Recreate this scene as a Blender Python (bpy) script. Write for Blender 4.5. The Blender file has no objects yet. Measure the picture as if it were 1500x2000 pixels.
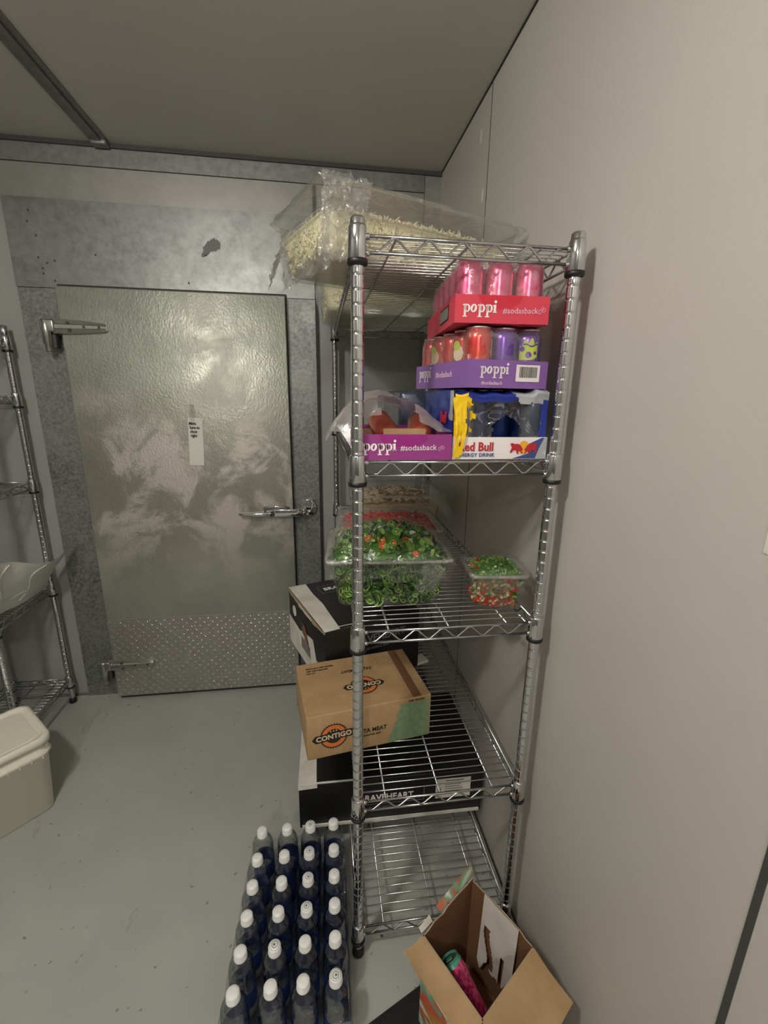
import bpy, math, random
from mathutils import Vector, Matrix, noise
random.seed(7)
PI = math.pi
R = math.radians
scene = bpy.context.scene
col = scene.collection

# ------------------------------------------------------------------ camera
CAM = Vector((-0.0770, -0.9136, 1.5395))
YAW, PITCH, ROLL, FPX = 0.14491, 0.25428, 0.0142, 870.78
cyw, syw, cp, sp = math.cos(YAW), math.sin(YAW), math.cos(PITCH), math.sin(PITCH)
fwd = Vector((syw*cp, cyw*cp, -sp)); rgt = Vector((cyw, -syw, 0)); upv = rgt.cross(fwd)
cr, sr = math.cos(ROLL), math.sin(ROLL)
RX = rgt*cr + upv*sr; UY = upv*cr - rgt*sr
cam_data = bpy.data.cameras.new('camera'); cam = bpy.data.objects.new('camera', cam_data); col.objects.link(cam)
m = Matrix((RX, UY, -fwd)).transposed().to_4x4(); m.translation = CAM; cam.matrix_world = m
cam_data.sensor_fit = 'VERTICAL'; cam_data.sensor_height = 36; cam_data.lens = FPX/2000*36
cam_data.clip_start = 0.02
scene.camera = cam

# ------------------------------------------------------------------ light and exposure
LAMP = Vector((-0.80, -0.85, 2.40)); LAMP_E = 95
FILL_LAMP = Vector((-0.45, -2.3, 2.42)); FILL_E = 80  # added fill lamp, out of view, brightens the room
w = bpy.data.worlds.new('world'); scene.world = w; w.use_nodes = True
w.node_tree.nodes['Background'].inputs[0].default_value = (.8, .8, .8, 1)
w.node_tree.nodes['Background'].inputs[1].default_value = 0.0
scene.view_settings.view_transform = 'Standard'
scene.view_settings.look = 'None'
scene.view_settings.gamma = 1
scene.view_settings.exposure = 1.3
scene.cycles.transparent_max_bounces = 24
scene.cycles.diffuse_bounces = 8
scene.cycles.max_bounces = 16

# ------------------------------------------------------------------ materials
def srgb(r, g, b):
    f = lambda c: ((c/255)/12.92 if c/255 <= .04045 else ((c/255+.055)/1.055)**2.4)
    return (f(r), f(g), f(b), 1)
class MT:
    def __init__(s, name):
        s.m = bpy.data.materials.new(name); s.m.use_nodes = True
        s.t = s.m.node_tree; s.n = s.t.nodes; s.l = s.t.links
        s.p = s.n['Principled BSDF']; s.out = s.n['Material Output']
        s.tc = s.n.new('ShaderNodeTexCoord')
    def set(s, **k):
        for a, v in k.items():
            s.p.inputs[a.replace('_', ' ')].default_value = v
        return s
    def noise(s, scale, detail=3, rough=.5, vec=None, dist=0):
        n = s.n.new('ShaderNodeTexNoise'); n.inputs['Scale'].default_value = scale
        n.inputs['Detail'].default_value = detail; n.inputs['Roughness'].default_value = rough
        n.inputs['Distortion'].default_value = dist
        s.l.new(vec or s.tc.outputs['Object'], n.inputs['Vector']); return n.outputs['Fac']
    def voro(s, scale, vec=None, feat='F1'):
        n = s.n.new('ShaderNodeTexVoronoi'); n.inputs['Scale'].default_value = scale; n.feature = feat
        s.l.new(vec or s.tc.outputs['Object'], n.inputs['Vector']); return n.outputs['Distance'], n.outputs['Color']
    def scale(s, v):
        n = s.n.new('ShaderNodeMapping'); n.inputs['Scale'].default_value = v
        s.l.new(s.tc.outputs['Object'], n.inputs['Vector']); return n.outputs[0]
    def ramp(s, src, *stops):
        n = s.n.new('ShaderNodeValToRGB'); e = n.color_ramp.elements
        while len(e) < len(stops): e.new(.5)
        for k, (p, c) in enumerate(stops):
            e[k].position = p; e[k].color = c if not isinstance(c, (int, float)) else (c, c, c, 1)
        s.l.new(src, n.inputs[0]); return n.outputs[0]
    def mix(s, f, a, b, mode='MIX'):
        n = s.n.new('ShaderNodeMix'); n.data_type = 'RGBA'; n.blend_type = mode
        for sock, v in ((n.inputs[0], f), (n.inputs[6], a), (n.inputs[7], b)):
            if hasattr(v, 'links'): s.l.new(v, sock)
            else: sock.default_value = v
        return n.outputs[2]
    def col(s, src): s.l.new(src, s.p.inputs['Base Color']); return s
    def rgh(s, src): s.l.new(src, s.p.inputs['Roughness']); return s
    def bump(s, src, strength=.3, dist=.002):
        n = s.n.new('ShaderNodeBump'); n.inputs['Strength'].default_value = strength
        n.inputs['Distance'].default_value = dist; s.l.new(src, n.inputs['Height'])
        s.bn = n.outputs[0]; s.l.new(s.bn, s.p.inputs['Normal']); return s
def plain(name, c, rough=.5, metal=0., bump=None, **k):
    a = MT(name); a.set(Base_Color=c, Roughness=rough, Metallic=metal, **k)
    if bump: a.bump(a.noise(bump[0]), bump[1], bump[2])
    return a.m

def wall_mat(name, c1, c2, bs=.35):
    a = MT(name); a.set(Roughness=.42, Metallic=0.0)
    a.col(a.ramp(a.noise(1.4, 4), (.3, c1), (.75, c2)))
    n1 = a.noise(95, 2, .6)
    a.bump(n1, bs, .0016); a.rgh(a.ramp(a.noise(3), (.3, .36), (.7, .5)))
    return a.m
M = {}
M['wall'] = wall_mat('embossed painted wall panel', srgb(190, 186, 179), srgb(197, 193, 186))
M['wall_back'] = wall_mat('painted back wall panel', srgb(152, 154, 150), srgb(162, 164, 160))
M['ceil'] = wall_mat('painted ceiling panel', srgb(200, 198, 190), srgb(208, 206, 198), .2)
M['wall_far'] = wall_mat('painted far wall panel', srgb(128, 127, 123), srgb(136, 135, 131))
a = MT('grey painted floor'); a.set(Roughness=.45)
c = a.ramp(a.noise(2.2, 5, .6), (.3, srgb(166, 169, 163)), (.7, srgb(180, 182, 176)))
sp_ = a.ramp(a.noise(38, 2, .5), (.70, 0), (.74, 1))
c = a.mix(sp_, c, srgb(132, 133, 128))
scr = a.ramp(a.noise(9, 3, .5, a.scale((1.0, .35, 1)), .4), (.70, 0), (.71, .35), (.72, 0))
c = a.mix(scr, c, srgb(98, 98, 92))
a.col(c); a.bump(a.noise(12, 4), .25, .003); a.rgh(a.ramp(a.noise(5, 4), (.3, .36), (.7, .55)))
M['floor'] = a.m
def galv(name, c1, c2, spang, rough=(.35, .5), metal=.75, bump=.1):
    a = MT(name); a.set(Metallic=metal)
    d, cc = a.voro(spang)
    f = a.noise(spang*.9, 5, .7)
    c = a.ramp(f, (.34, c1), (.66, c2))
    big = a.noise(4, 5, .6)
    c = a.mix(a.ramp(big, (.35, .0), (.7, .55)), c, c2)
    a.col(c); a.rgh(a.ramp(a.noise(6, 5), (.3, rough[0]), (.7, rough[1]))); a.bump(f, bump, .001)
    return a.m
M['galv'] = galv('galvanised sheet', srgb(122, 124, 123), srgb(150, 151, 149), 34, (.40, .52))
M['galv_dark'] = galv('spangled galvanised frame', srgb(92, 94, 93), srgb(156, 158, 155), 85, (.4, .6), .6)
M['galv_light'] = galv('pale metal strip', srgb(148, 148, 144), srgb(164, 163, 158), 12, (.4, .5), .5)
M['galv_mid'] = galv('grey metal channel', srgb(120, 121, 120), srgb(150, 150, 147), 40, (.4, .55), .55)
a = MT('door sheet'); a.set(Metallic=.55)
big = a.noise(3.2, 6, .62); fine = a.noise(120, 2, .5)
c = a.ramp(big, (.32, srgb(158, 160, 149)), (.5, srgb(168, 170, 158)), (.72, srgb(182, 183, 171)))
sm = a.noise(5, 7, .68, None, .6)
sep = a.n.new('ShaderNodeSeparateXYZ'); a.l.new(a.tc.outputs['Object'], sep.inputs[0])
band = a.ramp(sep.outputs['Z'], (0, 0), (.1, 0)); band = a.n.new('ShaderNodeMapRange'); a.l.new(sep.outputs['Z'], band.inputs[0])
band.inputs[1].default_value = 1.62; band.inputs[2].default_value = 1.30; band2 = a.n.new('ShaderNodeMapRange'); a.l.new(sep.outputs['Z'], band2.inputs[0]); band2.inputs[1].default_value = .62; band2.inputs[2].default_value = .95
bm = a.n.new('ShaderNodeMath'); bm.operation = 'MULTIPLY'; a.l.new(band.outputs[0], bm.inputs[0]); a.l.new(band2.outputs[0], bm.inputs[1])
c = a.mix(bm.outputs[0], c, a.mix(.5, c, srgb(150, 144, 134)))          # greyed, handled middle of the door
smm = a.n.new('ShaderNodeMath'); smm.operation = 'MULTIPLY'; a.l.new(a.ramp(sm, (.48, 0), (.58, .95)), smm.inputs[0]); a.l.new(bm.outputs[0], smm.inputs[1])
c = a.mix(smm.outputs[0], c, srgb(206, 200, 192))
a.col(c); a.rgh(a.ramp(sm, (.35, .34), (.62, .55)))
n3 = a.noise(130, 2, .5, a.scale((1, 1, .7))); a.bump(n3, .8, .0016)
M['door'] = a.m
M['plate'] = plain('diamond tread plate', srgb(206, 204, 198), .27, .85)
M['plate_base'] = plain('tread plate ground', srgb(176, 174, 169), .42, .75)  # ground darker, lugs paler: their highlight contrast is put into the colour
M['smudge'] = plain('dark smudge', srgb(92, 93, 92), .5, .4)
M['chrome'] = plain('chrome', (.66, .66, .68, 1), .07, 1.)
M['chrome_dull'] = plain('zinc wire', (.52, .52, .53, 1), .22, 1.)
M['cast'] = plain('cast metal', srgb(178, 178, 172), .3, .9)
M['black'] = plain('black plastic', srgb(22, 22, 23), .45)
M['gasket'] = plain('dark gasket', srgb(40, 40, 41), .6)
M['seam'] = plain('panel seam', srgb(96, 92, 88), .7)
M['seam_dark'] = plain('dark panel seam', srgb(70, 69, 67), .6)
M['white'] = plain('white paper', srgb(228, 226, 218), .6)
M['putty'] = plain('white putty', srgb(235, 233, 228), .5)
M['ink'] = plain('black ink', srgb(28, 26, 25), .6)
a = MT('tan cardboard'); a.set(Roughness=.7)
a.col(a.ramp(a.noise(18, 5, .6), (.3, srgb(166, 134, 94)), (.7, srgb(182, 151, 110)))); a.bump(a.noise(140, 2, .5, a.scale((1, .1, 1))), .2, .001)
M['card'] = a.m
M['card_in'] = plain('inner brown cardboard', srgb(122, 84, 56), .8)
M['card_edge'] = plain('torn card edge', srgb(170, 148, 118), .8)
M['green_tape'] = MT('green print'); a = M['green_tape']; a.set(Roughness=.6)
a.col(a.ramp(a.noise(60, 3), (.4, srgb(110, 138, 104)), (.7, srgb(132, 152, 116)))); M['green_tape'] = a.m
M['blackcard'] = plain('black printed cardboard', srgb(24, 24, 24), .42)
M['whitecard'] = MT('white card'); a = M['whitecard']; a.set(Roughness=.6)
a.col(a.ramp(a.noise(14, 5), (.35, srgb(206, 202, 190)), (.6, srgb(226, 223, 213)))); M['whitecard'] = a.m
M['orange'] = plain('orange print', srgb(216, 120, 58), .6)
M['brownink'] = plain('dark brown print', srgb(46, 34, 28), .6)
M['cream'] = plain('cream print', srgb(226, 206, 172), .6)
M['bucket'] = plain('white pail plastic', srgb(236, 231, 216), .42, 0, (30, .15, .002), Subsurface_Weight=.0)
M['sheetwhite'] = plain('translucent white plastic', srgb(232, 232, 228), .35)
def film(name, tint=(1, 1, 1, 1), base=.06, streak=.5, milky=0., mcol=(.8, .8, .8, 1), bscale=26, bstr=.9):
    a = MT(name); t = a.n
    tr = t.new('ShaderNodeBsdfTransparent'); tr.inputs[0].default_value = tint
    gl = t.new('ShaderNodeBsdfGlossy'); gl.inputs['Roughness'].default_value = .13; gl.inputs[0].default_value = (1, 1, 1, 1)
    bn = t.new('ShaderNodeBump'); bn.inputs['Strength'].default_value = bstr; bn.inputs['Distance'].default_value = .006
    a.l.new(a.noise(bscale, 4, .6, None, 1.2), bn.inputs['Height']); a.l.new(bn.outputs[0], gl.inputs['Normal'])
    lw = t.new('ShaderNodeLayerWeight'); lw.inputs[0].default_value = .35; a.l.new(bn.outputs[0], lw.inputs['Normal'])
    st = a.ramp(a.noise(bscale*1.3, 3, .6, None, 2.), (.56, 0), (.66, 1))
    m1 = t.new('ShaderNodeMath'); m1.operation = 'MULTIPLY_ADD'; m1.inputs[1].default_value = streak*.5; m1.inputs[2].default_value = base
    a.l.new(st, m1.inputs[0])
    m2 = t.new('ShaderNodeMath'); m2.operation = 'MULTIPLY_ADD'; m2.inputs[1].default_value = .35; m2.use_clamp = True
    a.l.new(lw.outputs['Facing'], m2.inputs[0]); a.l.new(m1.outputs[0], m2.inputs[2])
    mx = t.new('ShaderNodeMixShader'); a.l.new(m2.outputs[0], mx.inputs[0]); a.l.new(tr.outputs[0], mx.inputs[1]); a.l.new(gl.outputs[0], mx.inputs[2])
    last = mx.outputs[0]
    if milky:
        df = t.new('ShaderNodeBsdfDiffuse'); df.inputs[0].default_value = mcol
        tl = t.new('ShaderNodeBsdfTranslucent'); tl.inputs[0].default_value = mcol
        ad = t.new('ShaderNodeMixShader'); ad.inputs[0].default_value = .5; a.l.new(df.outputs[0], ad.inputs[1]); a.l.new(tl.outputs[0], ad.inputs[2])
        m3 = t.new('ShaderNodeMixShader'); m3.inputs[0].default_value = milky; a.l.new(last, m3.inputs[1]); a.l.new(ad.outputs[0], m3.inputs[2]); last = m3.outputs[0]
    a.l.new(last, a.out.inputs[0]); return a.m
M['film'] = film('cling film')
M['film_crumple'] = film('crumpled cling film', (.98, .98, .98, 1), .14, 1.3, .08, (.9, .9, .86, 1), 60, 1.)
M['film_thin'] = film('thin shrink film', (1, 1, 1, 1), .04, .35, .07, (.85, .82, .85, 1), 22, .9)
M['film_milky'] = film('milky plastic film', (.93, .90, .92, 1), .10, .9, .36, (.76, .71, .73, 1), 16)
M['clear'] = film('clear tub plastic', (.97, .97, .95, 1), .04, .05, .04, (.8, .8, .75, 1), 6, .2)
M['clear_rim'] = film('clear tub rim', (.9, .9, .87, 1), .16, .2, .25, (.8, .8, .76, 1), 6, .2)
M['pet'] = film('clear bottle plastic', (.93, .95, .96, 1), .07, .25, .0, (.6, .62, .64, 1), 30, .2)
nt = M['pet'].node_tree; tr_ = [n for n in nt.nodes if n.type == 'BSDF_TRANSPARENT'][0]; lw_ = nt.nodes.new('ShaderNodeLayerWeight'); lw_.inputs[0].default_value = .45
rm_ = nt.nodes.new('ShaderNodeValToRGB'); rm_.color_ramp.elements[0].position = .25; rm_.color_ramp.elements[0].color = (.95, .96, .97, 1); rm_.color_ramp.elements[1].position = .85; rm_.color_ramp.elements[1].color = (.46, .49, .52, 1)
nt.links.new(lw_.outputs['Facing'], rm_.inputs[0]); nt.links.new(rm_.outputs[0], tr_.inputs[0])
[n for n in nt.nodes if n.type == 'BSDF_GLOSSY'][0].inputs['Roughness'].default_value = .06
M['capwhite'] = plain('white bottle cap', srgb(240, 240, 238), .4)
M['capring'] = plain('grey cap print', srgb(120, 122, 124), .5)
M['bluelabel'] = plain('blue bottle label', srgb(28, 56, 120), .35)
M['water'] = plain('bottled water', (.55, .6, .65, 1), .05, 0, None, Transmission_Weight=.0)
a = MT('cheese'); a.set(Roughness=.55); a.col(a.ramp(a.noise(90, 3, .6), (.35, srgb(238, 230, 190)), (.65, srgb(250, 246, 220)))); a.bump(a.noise(110, 3), .8, .006); M['cheese'] = a.m
M['pep_skin'] = plain('pepper skin', srgb(62, 108, 34), .25)
M['pep_dark'] = plain('dark pepper skin', srgb(24, 50, 18), .25)
M['pep_flesh'] = plain('pepper flesh', srgb(122, 154, 70), .35)
M['pep_red'] = plain('red pepper', srgb(196, 44, 30), .3)
M['pep_orange'] = plain('orange pepper', srgb(214, 110, 44), .3)
M['seed'] = plain('pepper seed', srgb(186, 192, 120), .45)
M['onion'] = plain('pale onion', srgb(214, 196, 160), .45)
M['onion_brown'] = plain('browned slice', srgb(150, 118, 74), .45)
def metalcol(name, c, rough=.28, metal=.7): return plain(name, c, rough, metal)
def canmat(name, c1, c2, scale=60, metal=.6):
    a = MT(name); a.set(Roughness=.25, Metallic=metal)
    a.col(a.ramp(a.noise(scale, 3), (.42, c1), (.58, c2))); return a.m
M['can_pink'] = canmat('pink can', srgb(212, 84, 122), srgb(226, 118, 148), 40)
M['can_pinkdot'] = canmat('glitter pink can', srgb(214, 40, 108), srgb(240, 96, 150), 110, .45)
M['can_purple'] = canmat('purple can', srgb(112, 72, 160), srgb(128, 88, 174), 30)
M['can_red'] = canmat('red and cream can', srgb(206, 66, 62), srgb(216, 92, 80), 30)
M['can_orange'] = canmat('orange can', srgb(168, 74, 50), srgb(196, 96, 66), 30)
M['can_navy'] = canmat('navy energy drink can', srgb(34, 52, 110), srgb(42, 62, 124), 20)
M['can_silver'] = canmat('silver energy drink can', srgb(120, 124, 132), srgb(146, 150, 158), 20)
M['can_slate'] = canmat('slate energy drink can', srgb(70, 76, 92), srgb(84, 90, 106), 20, .4)
M['alu'] = plain('aluminium lid', (.75, .75, .76, 1), .28, 1.)
M['teal'] = plain('teal rim', srgb(92, 176, 150), .4, .3)
M['tray_red'] = plain('red tray board', srgb(216, 64, 84), .45)
M['tray_purple'] = plain('purple tray board', srgb(138, 96, 168), .45)
M['tray_magenta'] = plain('magenta tray board', srgb(150, 58, 132), .45)
M['magenta_dark'] = plain('deep magenta print', srgb(152, 30, 126), .45)
M['red_dark'] = plain('deep red print', srgb(206, 38, 62), .45)
M['printwhite'] = plain('white print', srgb(244, 236, 236), .5)
M['printpink'] = plain('pale pink print', srgb(232, 196, 214), .5)
M['lime'] = plain('lime print', srgb(190, 204, 70), .4)
M['rb_blue'] = plain('blue printed film', srgb(28, 48, 138), .3)
M['rb_silver'] = plain('silver printed film', srgb(188, 190, 196), .3, .3)
M['rb_yellow'] = plain('yellow printed film', srgb(246, 202, 22), .35)
M['rb_red'] = plain('red print', srgb(190, 40, 52), .4)
M['rb_bluegrey'] = plain('slate blue print', srgb(62, 84, 140), .4)
M['sun'] = plain('sun yellow print', srgb(240, 176, 58), .4)
M['base_grey'] = plain('grey base sheet', srgb(84, 87, 92), .5)
M['rubber'] = plain('black rubber mat', srgb(20, 20, 20), .7, 0, (60, .6, .004))
M['tapeclear'] = film('clear tape', (.97, .97, .95, 1), .14, .0, .28, (.8, .78, .72, 1), 10, .2)

# ------------------------------------------------------------------ mesh building
class MB:
    def __init__(s): s.v = []; s.f = []; s.mi = []; s.sm = []; s.cur = 0; s.X = None
    def mat(s, i): s.cur = i; return s
    def addv(s, p):
        p = Vector(p)
        if s.X is not None: p = s.X @ p
        s.v.append(p); return len(s.v)-1
    def face(s, ids, smooth=False): s.f.append(ids); s.mi.append(s.cur); s.sm.append(smooth)
    def poly(s, pts, smooth=False): s.face([s.addv(p) for p in pts], smooth)
    def box(s, x0, y0, z0, x1, y1, z1, bev=0):
        if bev:
            return s.rbox(x0, y0, z0, x1, y1, z1, bev)
        i = [s.addv(p) for p in ((x0,y0,z0),(x1,y0,z0),(x1,y1,z0),(x0,y1,z0),(x0,y0,z1),(x1,y0,z1),(x1,y1,z1),(x0,y1,z1))]
        for q in ((3,2,1,0),(4,5,6,7),(0,1,5,4),(1,2,6,5),(2,3,7,6),(3,0,4,7)): s.face([i[k] for k in q])
        return s
    def loop_rr(s, x0, y0, x1, y1, r, n=4):
        pts = []
        for cx, cy, a0 in ((x1-r, y0+r, -90), (x1-r, y1-r, 0), (x0+r, y1-r, 90), (x0+r, y0+r, 180)):
            for k in range(n+1):
                a = R(a0+90*k/n); pts.append((cx+r*math.cos(a), cy+r*math.sin(a)))
        return pts
    def stack(s, loops, cap0=True, cap1=True, smooth=True):
        ids = [[s.addv(p) for p in L] for L in loops]
        n = len(ids[0])
        for a, b in zip(ids, ids[1:]):
            for k in range(n): s.face([a[k], a[(k+1) % n], b[(k+1) % n], b[k]], smooth)
        if cap0: s.face(ids[0][::-1])
        if cap1: s.face(ids[-1])
        return s
    def rbox(s, x0, y0, z0, x1, y1, z1, b):
        L = []
        for z, o in ((z0, b*.7), (z0+b*.3, b*.2), (z0+b, 0), (z1-b, 0), (z1-b*.3, b*.2), (z1, b*.7)):
            L.append([(x, y, z) for x, y in s.loop_rr(x0+o, y0+o, x1-o, y1-o, b, 3)])
        return s.stack(L)
    def tub(s, bx, by, tx, ty, h, th, r, rim=.008, cx=0, cy=0, foot=.006):
        """open tapered tub: bottom half sizes bx,by, top half sizes tx,ty"""
        def lp(hx, hy, z, rr): return [(cx+x, cy+y, z) for x, y in s.loop_rr(-hx, -hy, hx, hy, max(rr, .002))]
        L = [lp(bx-foot, by-foot, 0, r), lp(bx, by, foot, r), lp(tx, ty, h-.006, r), lp(tx+rim, ty+rim, h-.006, r+rim),
             lp(tx+rim, ty+rim, h, r+rim), lp(tx-th, ty-th, h, r)]
        return s.stack(L, True, False)
    def tube(s, pts, r, n=6, cap=True):
        pts = [Vector(p) for p in pts]; rings = []
        for i, p in enumerate(pts):
            d = (pts[min(i+1, len(pts)-1)] - pts[max(i-1, 0)]).normalized()
            a = d.orthogonal().normalized() if i == 0 else (A - d*A.dot(d)).normalized()
            A = a; b = d.cross(a)
            rr = r[i] if isinstance(r, (list, tuple)) else r
            rings.append([p + a*math.cos(2*PI*k/n)*rr + b*math.sin(2*PI*k/n)*rr for k in range(n)])
        return s.stack(rings, cap, cap)
    def lathe(s, prof, cx=0, cy=0, n=16, cap0=True, cap1=True):
        L = []
        for r, z in prof: L.append([(cx+r*math.cos(2*PI*k/n), cy+r*math.sin(2*PI*k/n), z) for k in range(n)])
        return s.stack(L, cap0, cap1)
    def ring2d(s, cx, cy, rx, ry, ix, iy, z=0, n=28, rot=0):
        o = []; q = []
        for k in range(n):
            a = 2*PI*k/n; c_, s_ = math.cos(a), math.sin(a)
            def T(x, y): return (cx+x*math.cos(rot)-y*math.sin(rot), cy+x*math.sin(rot)+y*math.cos(rot), z)
            o.append(s.addv(T(rx*c_, ry*s_))); q.append(s.addv(T(ix*c_, iy*s_)))
        for k in range(n): s.face([o[k], o[(k+1) % n], q[(k+1) % n], q[k]])
        return s
    def disc2d(s, cx, cy, rx, ry, z=0, n=24):
        s.poly([(cx+rx*math.cos(2*PI*k/n), cy+ry*math.sin(2*PI*k/n), z) for k in range(n)]); return s
    def rect2d(s, x0, y0, x1, y1, z=0): s.poly([(x0, y0, z), (x1, y0, z), (x1, y1, z), (x0, y1, z)]); return s
    def grid(s, fn, nu, nv, matfn=None, closed=False):
        ids = [[s.addv(fn(i/nu, j/nv)) for i in range(nu+1)] for j in range(nv+1)]
        for j in range(nv):
            for i in range(nu):
                if matfn:
                    k = matfn((i+.5)/nu, (j+.5)/nv)
                    if k is None: continue
                    s.cur = k
                s.face([ids[j][i], ids[j][i+1], ids[j+1][i+1], ids[j+1][i]], True)
        return s
    def build(s, name, mats, parent=None, loc=None):
        me = bpy.data.meshes.new(name); me.from_pydata([tuple(v) for v in s.v], [], s.f)
        if not isinstance(mats, (list, tuple)): mats = [mats]
        for mm in mats: me.materials.append(mm)
        me.polygons.foreach_set('material_index', s.mi); me.polygons.foreach_set('use_smooth', s.sm); me.update()
        o = bpy.data.objects.new(name, me); col.objects.link(o)
        if loc: o.location = loc
        if parent: o.parent = parent
        return o
def tag(o, label=None, cat=None, group=None, kind=None):
    for k, v in (('label', label), ('category', cat), ('group', group), ('kind', kind)):
        if v: o[k] = v
    return o
def thing(name, label, cat, loc=(0, 0, 0), rz=0, group=None):
    o = bpy.data.objects.new(name, None); col.objects.link(o); o.location = loc; o.rotation_euler = (0, 0, rz)
    o.empty_display_size = .05
    return tag(o, label, cat, group)
def struct(o): o['kind'] = 'structure'; return o
def dup(root, loc, rz=0, label=None, rot=None):
    r = root.copy(); col.objects.link(r); r.location = loc; r.rotation_euler = rot or (0, 0, rz)
    if label: r['label'] = label
    for ch in list(root.children):
        c_ = ch.copy(); col.objects.link(c_); c_.parent = r
        for g in ch.children:
            d = g.copy(); col.objects.link(d); d.parent = c_
    return r
def frame(origin, X, Y):
    X = Vector(X).normalized(); Y = Vector(Y).normalized(); N = X.cross(Y)
    mm = Matrix((X, Y, N)).transposed().to_4x4(); mm.translation = Vector(origin); return mm
def text(name, s, size, mat, parent, fr, bold=0., align='LEFT', shear=0, sx=1., space=1.):
    cu = bpy.data.curves.new(name, 'FONT'); cu.body = s; cu.size = size; cu.align_x = align; cu.offset = bold; cu.shear = shear
    cu.space_character = space; cu.extrude = .0003; cu.resolution_u = 2
    t = bpy.data.objects.new(name, cu); col.objects.link(t)
    bpy.context.view_layer.update()
    me = bpy.data.meshes.new_from_object(t.evaluated_get(bpy.context.evaluated_depsgraph_get()))
    bpy.data.objects.remove(t); bpy.data.curves.remove(cu)
    me.transform(fr @ Matrix.Diagonal((sx, 1, 1, 1))); me.materials.clear(); me.materials.append(mat)
    o = bpy.data.objects.new(name, me); col.objects.link(o); o.parent = parent; return o
def nz(x, y, z, s=1): return noise.noise(Vector((x*s, y*s, z*s)))

# ------------------------------------------------------------------ room
XL, XW, YB, YF, ZC = -1.75, 0.482, 1.312, -2.9, 2.492
b = MB(); b.box(XL-.1, YF-.1, -.1, XW+.1, YB+.1, 0); struct(b.build('floor', M['floor']))
b = MB(); b.box(XL-.1, YF-.1, ZC, XW+.1, YB+.1, ZC+.1); struct(b.build('ceiling', M['ceil']))
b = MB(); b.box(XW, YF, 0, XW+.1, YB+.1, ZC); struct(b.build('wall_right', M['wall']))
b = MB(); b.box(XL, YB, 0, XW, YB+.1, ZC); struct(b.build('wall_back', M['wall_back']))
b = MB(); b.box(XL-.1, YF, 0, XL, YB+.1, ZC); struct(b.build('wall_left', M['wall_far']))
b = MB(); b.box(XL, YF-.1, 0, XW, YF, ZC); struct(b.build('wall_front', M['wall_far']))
# seams of the right wall
b = MB(); b.box(XW-.0012, .696, 0, XW+.001, .700, ZC); struct(b.build('trim_1', M['seam']))
b = MB(); b.box(XW-.002, -.553, 0, XW+.001, -.543, ZC); struct(b.build('trim_2', M['seam_dark']))
b = MB(); b.box(XW-.004, YF, ZC-.004, XW+.001, YB, ZC+.001); struct(b.build('trim_3', M['gasket']))
b = MB(); b.box(XW-.006, YF, 0, XW+.001, YB, .004); struct(b.build('trim_4', M['seam_dark']))
# back wall top: dark groove, grey channel, pale strip, header
b = MB(); b.box(XL, YB-.022, ZC-.016, XW, YB, ZC); struct(b.build('trim_5', M['seam_dark']))
b = MB(); b.box(XL, YB-.012, 2.412, .405, YB, ZC-.016)
for x in (-1.2, -1.03, -.72, -.33, .1): b.lathe([(.004, 0)], 0, 0) if 0 else None
struct(b.build('trim_6', M['galv_mid']))
b = MB(); b.box(.408, YB-.010, 0, XW, YB, ZC-.016); struct(b.build('trim_7', M['galv_light']))
b = MB(); b.box(XL, YB-.006, 2.290, -.085, YB, 2.410); struct(b.build('trim_8', M['galv_light']))
b = MB(); b.box(-.070, YB-.006, 2.283, .405, YB, 2.410); struct(b.build('trim_9', M['galv_light']))
# header sheet over the door and the two jambs
b = MB(); b.box(-1.302, YB-.016, 1.958, -.083, YB, 2.287)
for x, z in ((-1.20, 2.07), (-1.17, 2.05), (-1.19, 2.03), (-1.14, 2.06), (-1.19, 2.01), (-1.15, 1.985), (-1.22, 2.20), (-1.21, 2.24), (-1.195, 2.15), (-.62, 2.0), (-.98, 2.09)):
    b.mat(1).box(x-.003, YB-.0175, z-.004, x+.003, YB-.0155, z+.004)
pts = [(-.560, 2.110), (-.548, 2.140), (-.530, 2.165), (-.500, 2.178), (-.480, 2.168), (-.478, 2.145), (-.498, 2.128), (-.512, 2.135), (-.530, 2.118), (-.552, 2.10)]
b.mat(2); sc = Vector((-.52, 0, 2.14))
random.seed(8)
for q in range(5):
    f = (1, .9, .75, .5, .4)[q]; ox, oz = ((0, 0), (.006, .004), (-.008, -.006), (.012, .014), (-.022, -.022))[q]; P_ = []
    for (x0, z0), (x1, z1) in zip(pts, pts[1:]+pts[:1]):
        for t in (0, .33, .66): P_.append((sc.x+(x0+(x1-x0)*t-sc.x)*f*random.uniform(.85, 1.15)+ox, YB-.0166-.0001*q, sc.z+(z0+(z1-z0)*t-sc.z)*f*random.uniform(.85, 1.15)+oz))
    b.poly(P_)
struct(b.build('trim_10', [M['galv'], M['seam_dark'], M['smudge']]))
b = MB(); b.box(-1.300, YB-.014, 0, -1.10, YB, 1.956); struct(b.build('trim_11', M['galv_dark']))
b = MB(); b.box(-.250, YB-.014, 0, -.083, YB, 1.956); struct(b.build('trim_12', M['galv_dark']))
b = MB(); b.box(-.083, YB-.018, 0, -.070, YB, 2.41); struct(b.build('trim_13', M['gasket']))
# the rib under the ceiling
b = MB(); b.mat(1).box(-.935, YF, ZC-.006, -.868, YB-.02, ZC+.001); b.mat(0).box(-.9165, YF, ZC-.0075, -.8875, YB-.02, ZC-.006); b.mat(1).box(-.915, YF, ZC-.013, -.889, YB-.02, ZC-.006)
b.mat(1); b.rbox(-.93, YB-.06, ZC-.022, -.872, YB-.022, ZC-.002, .006)
struct(b.build('trim_14', [M['seam_dark'], M['galv_mid']]))
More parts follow.
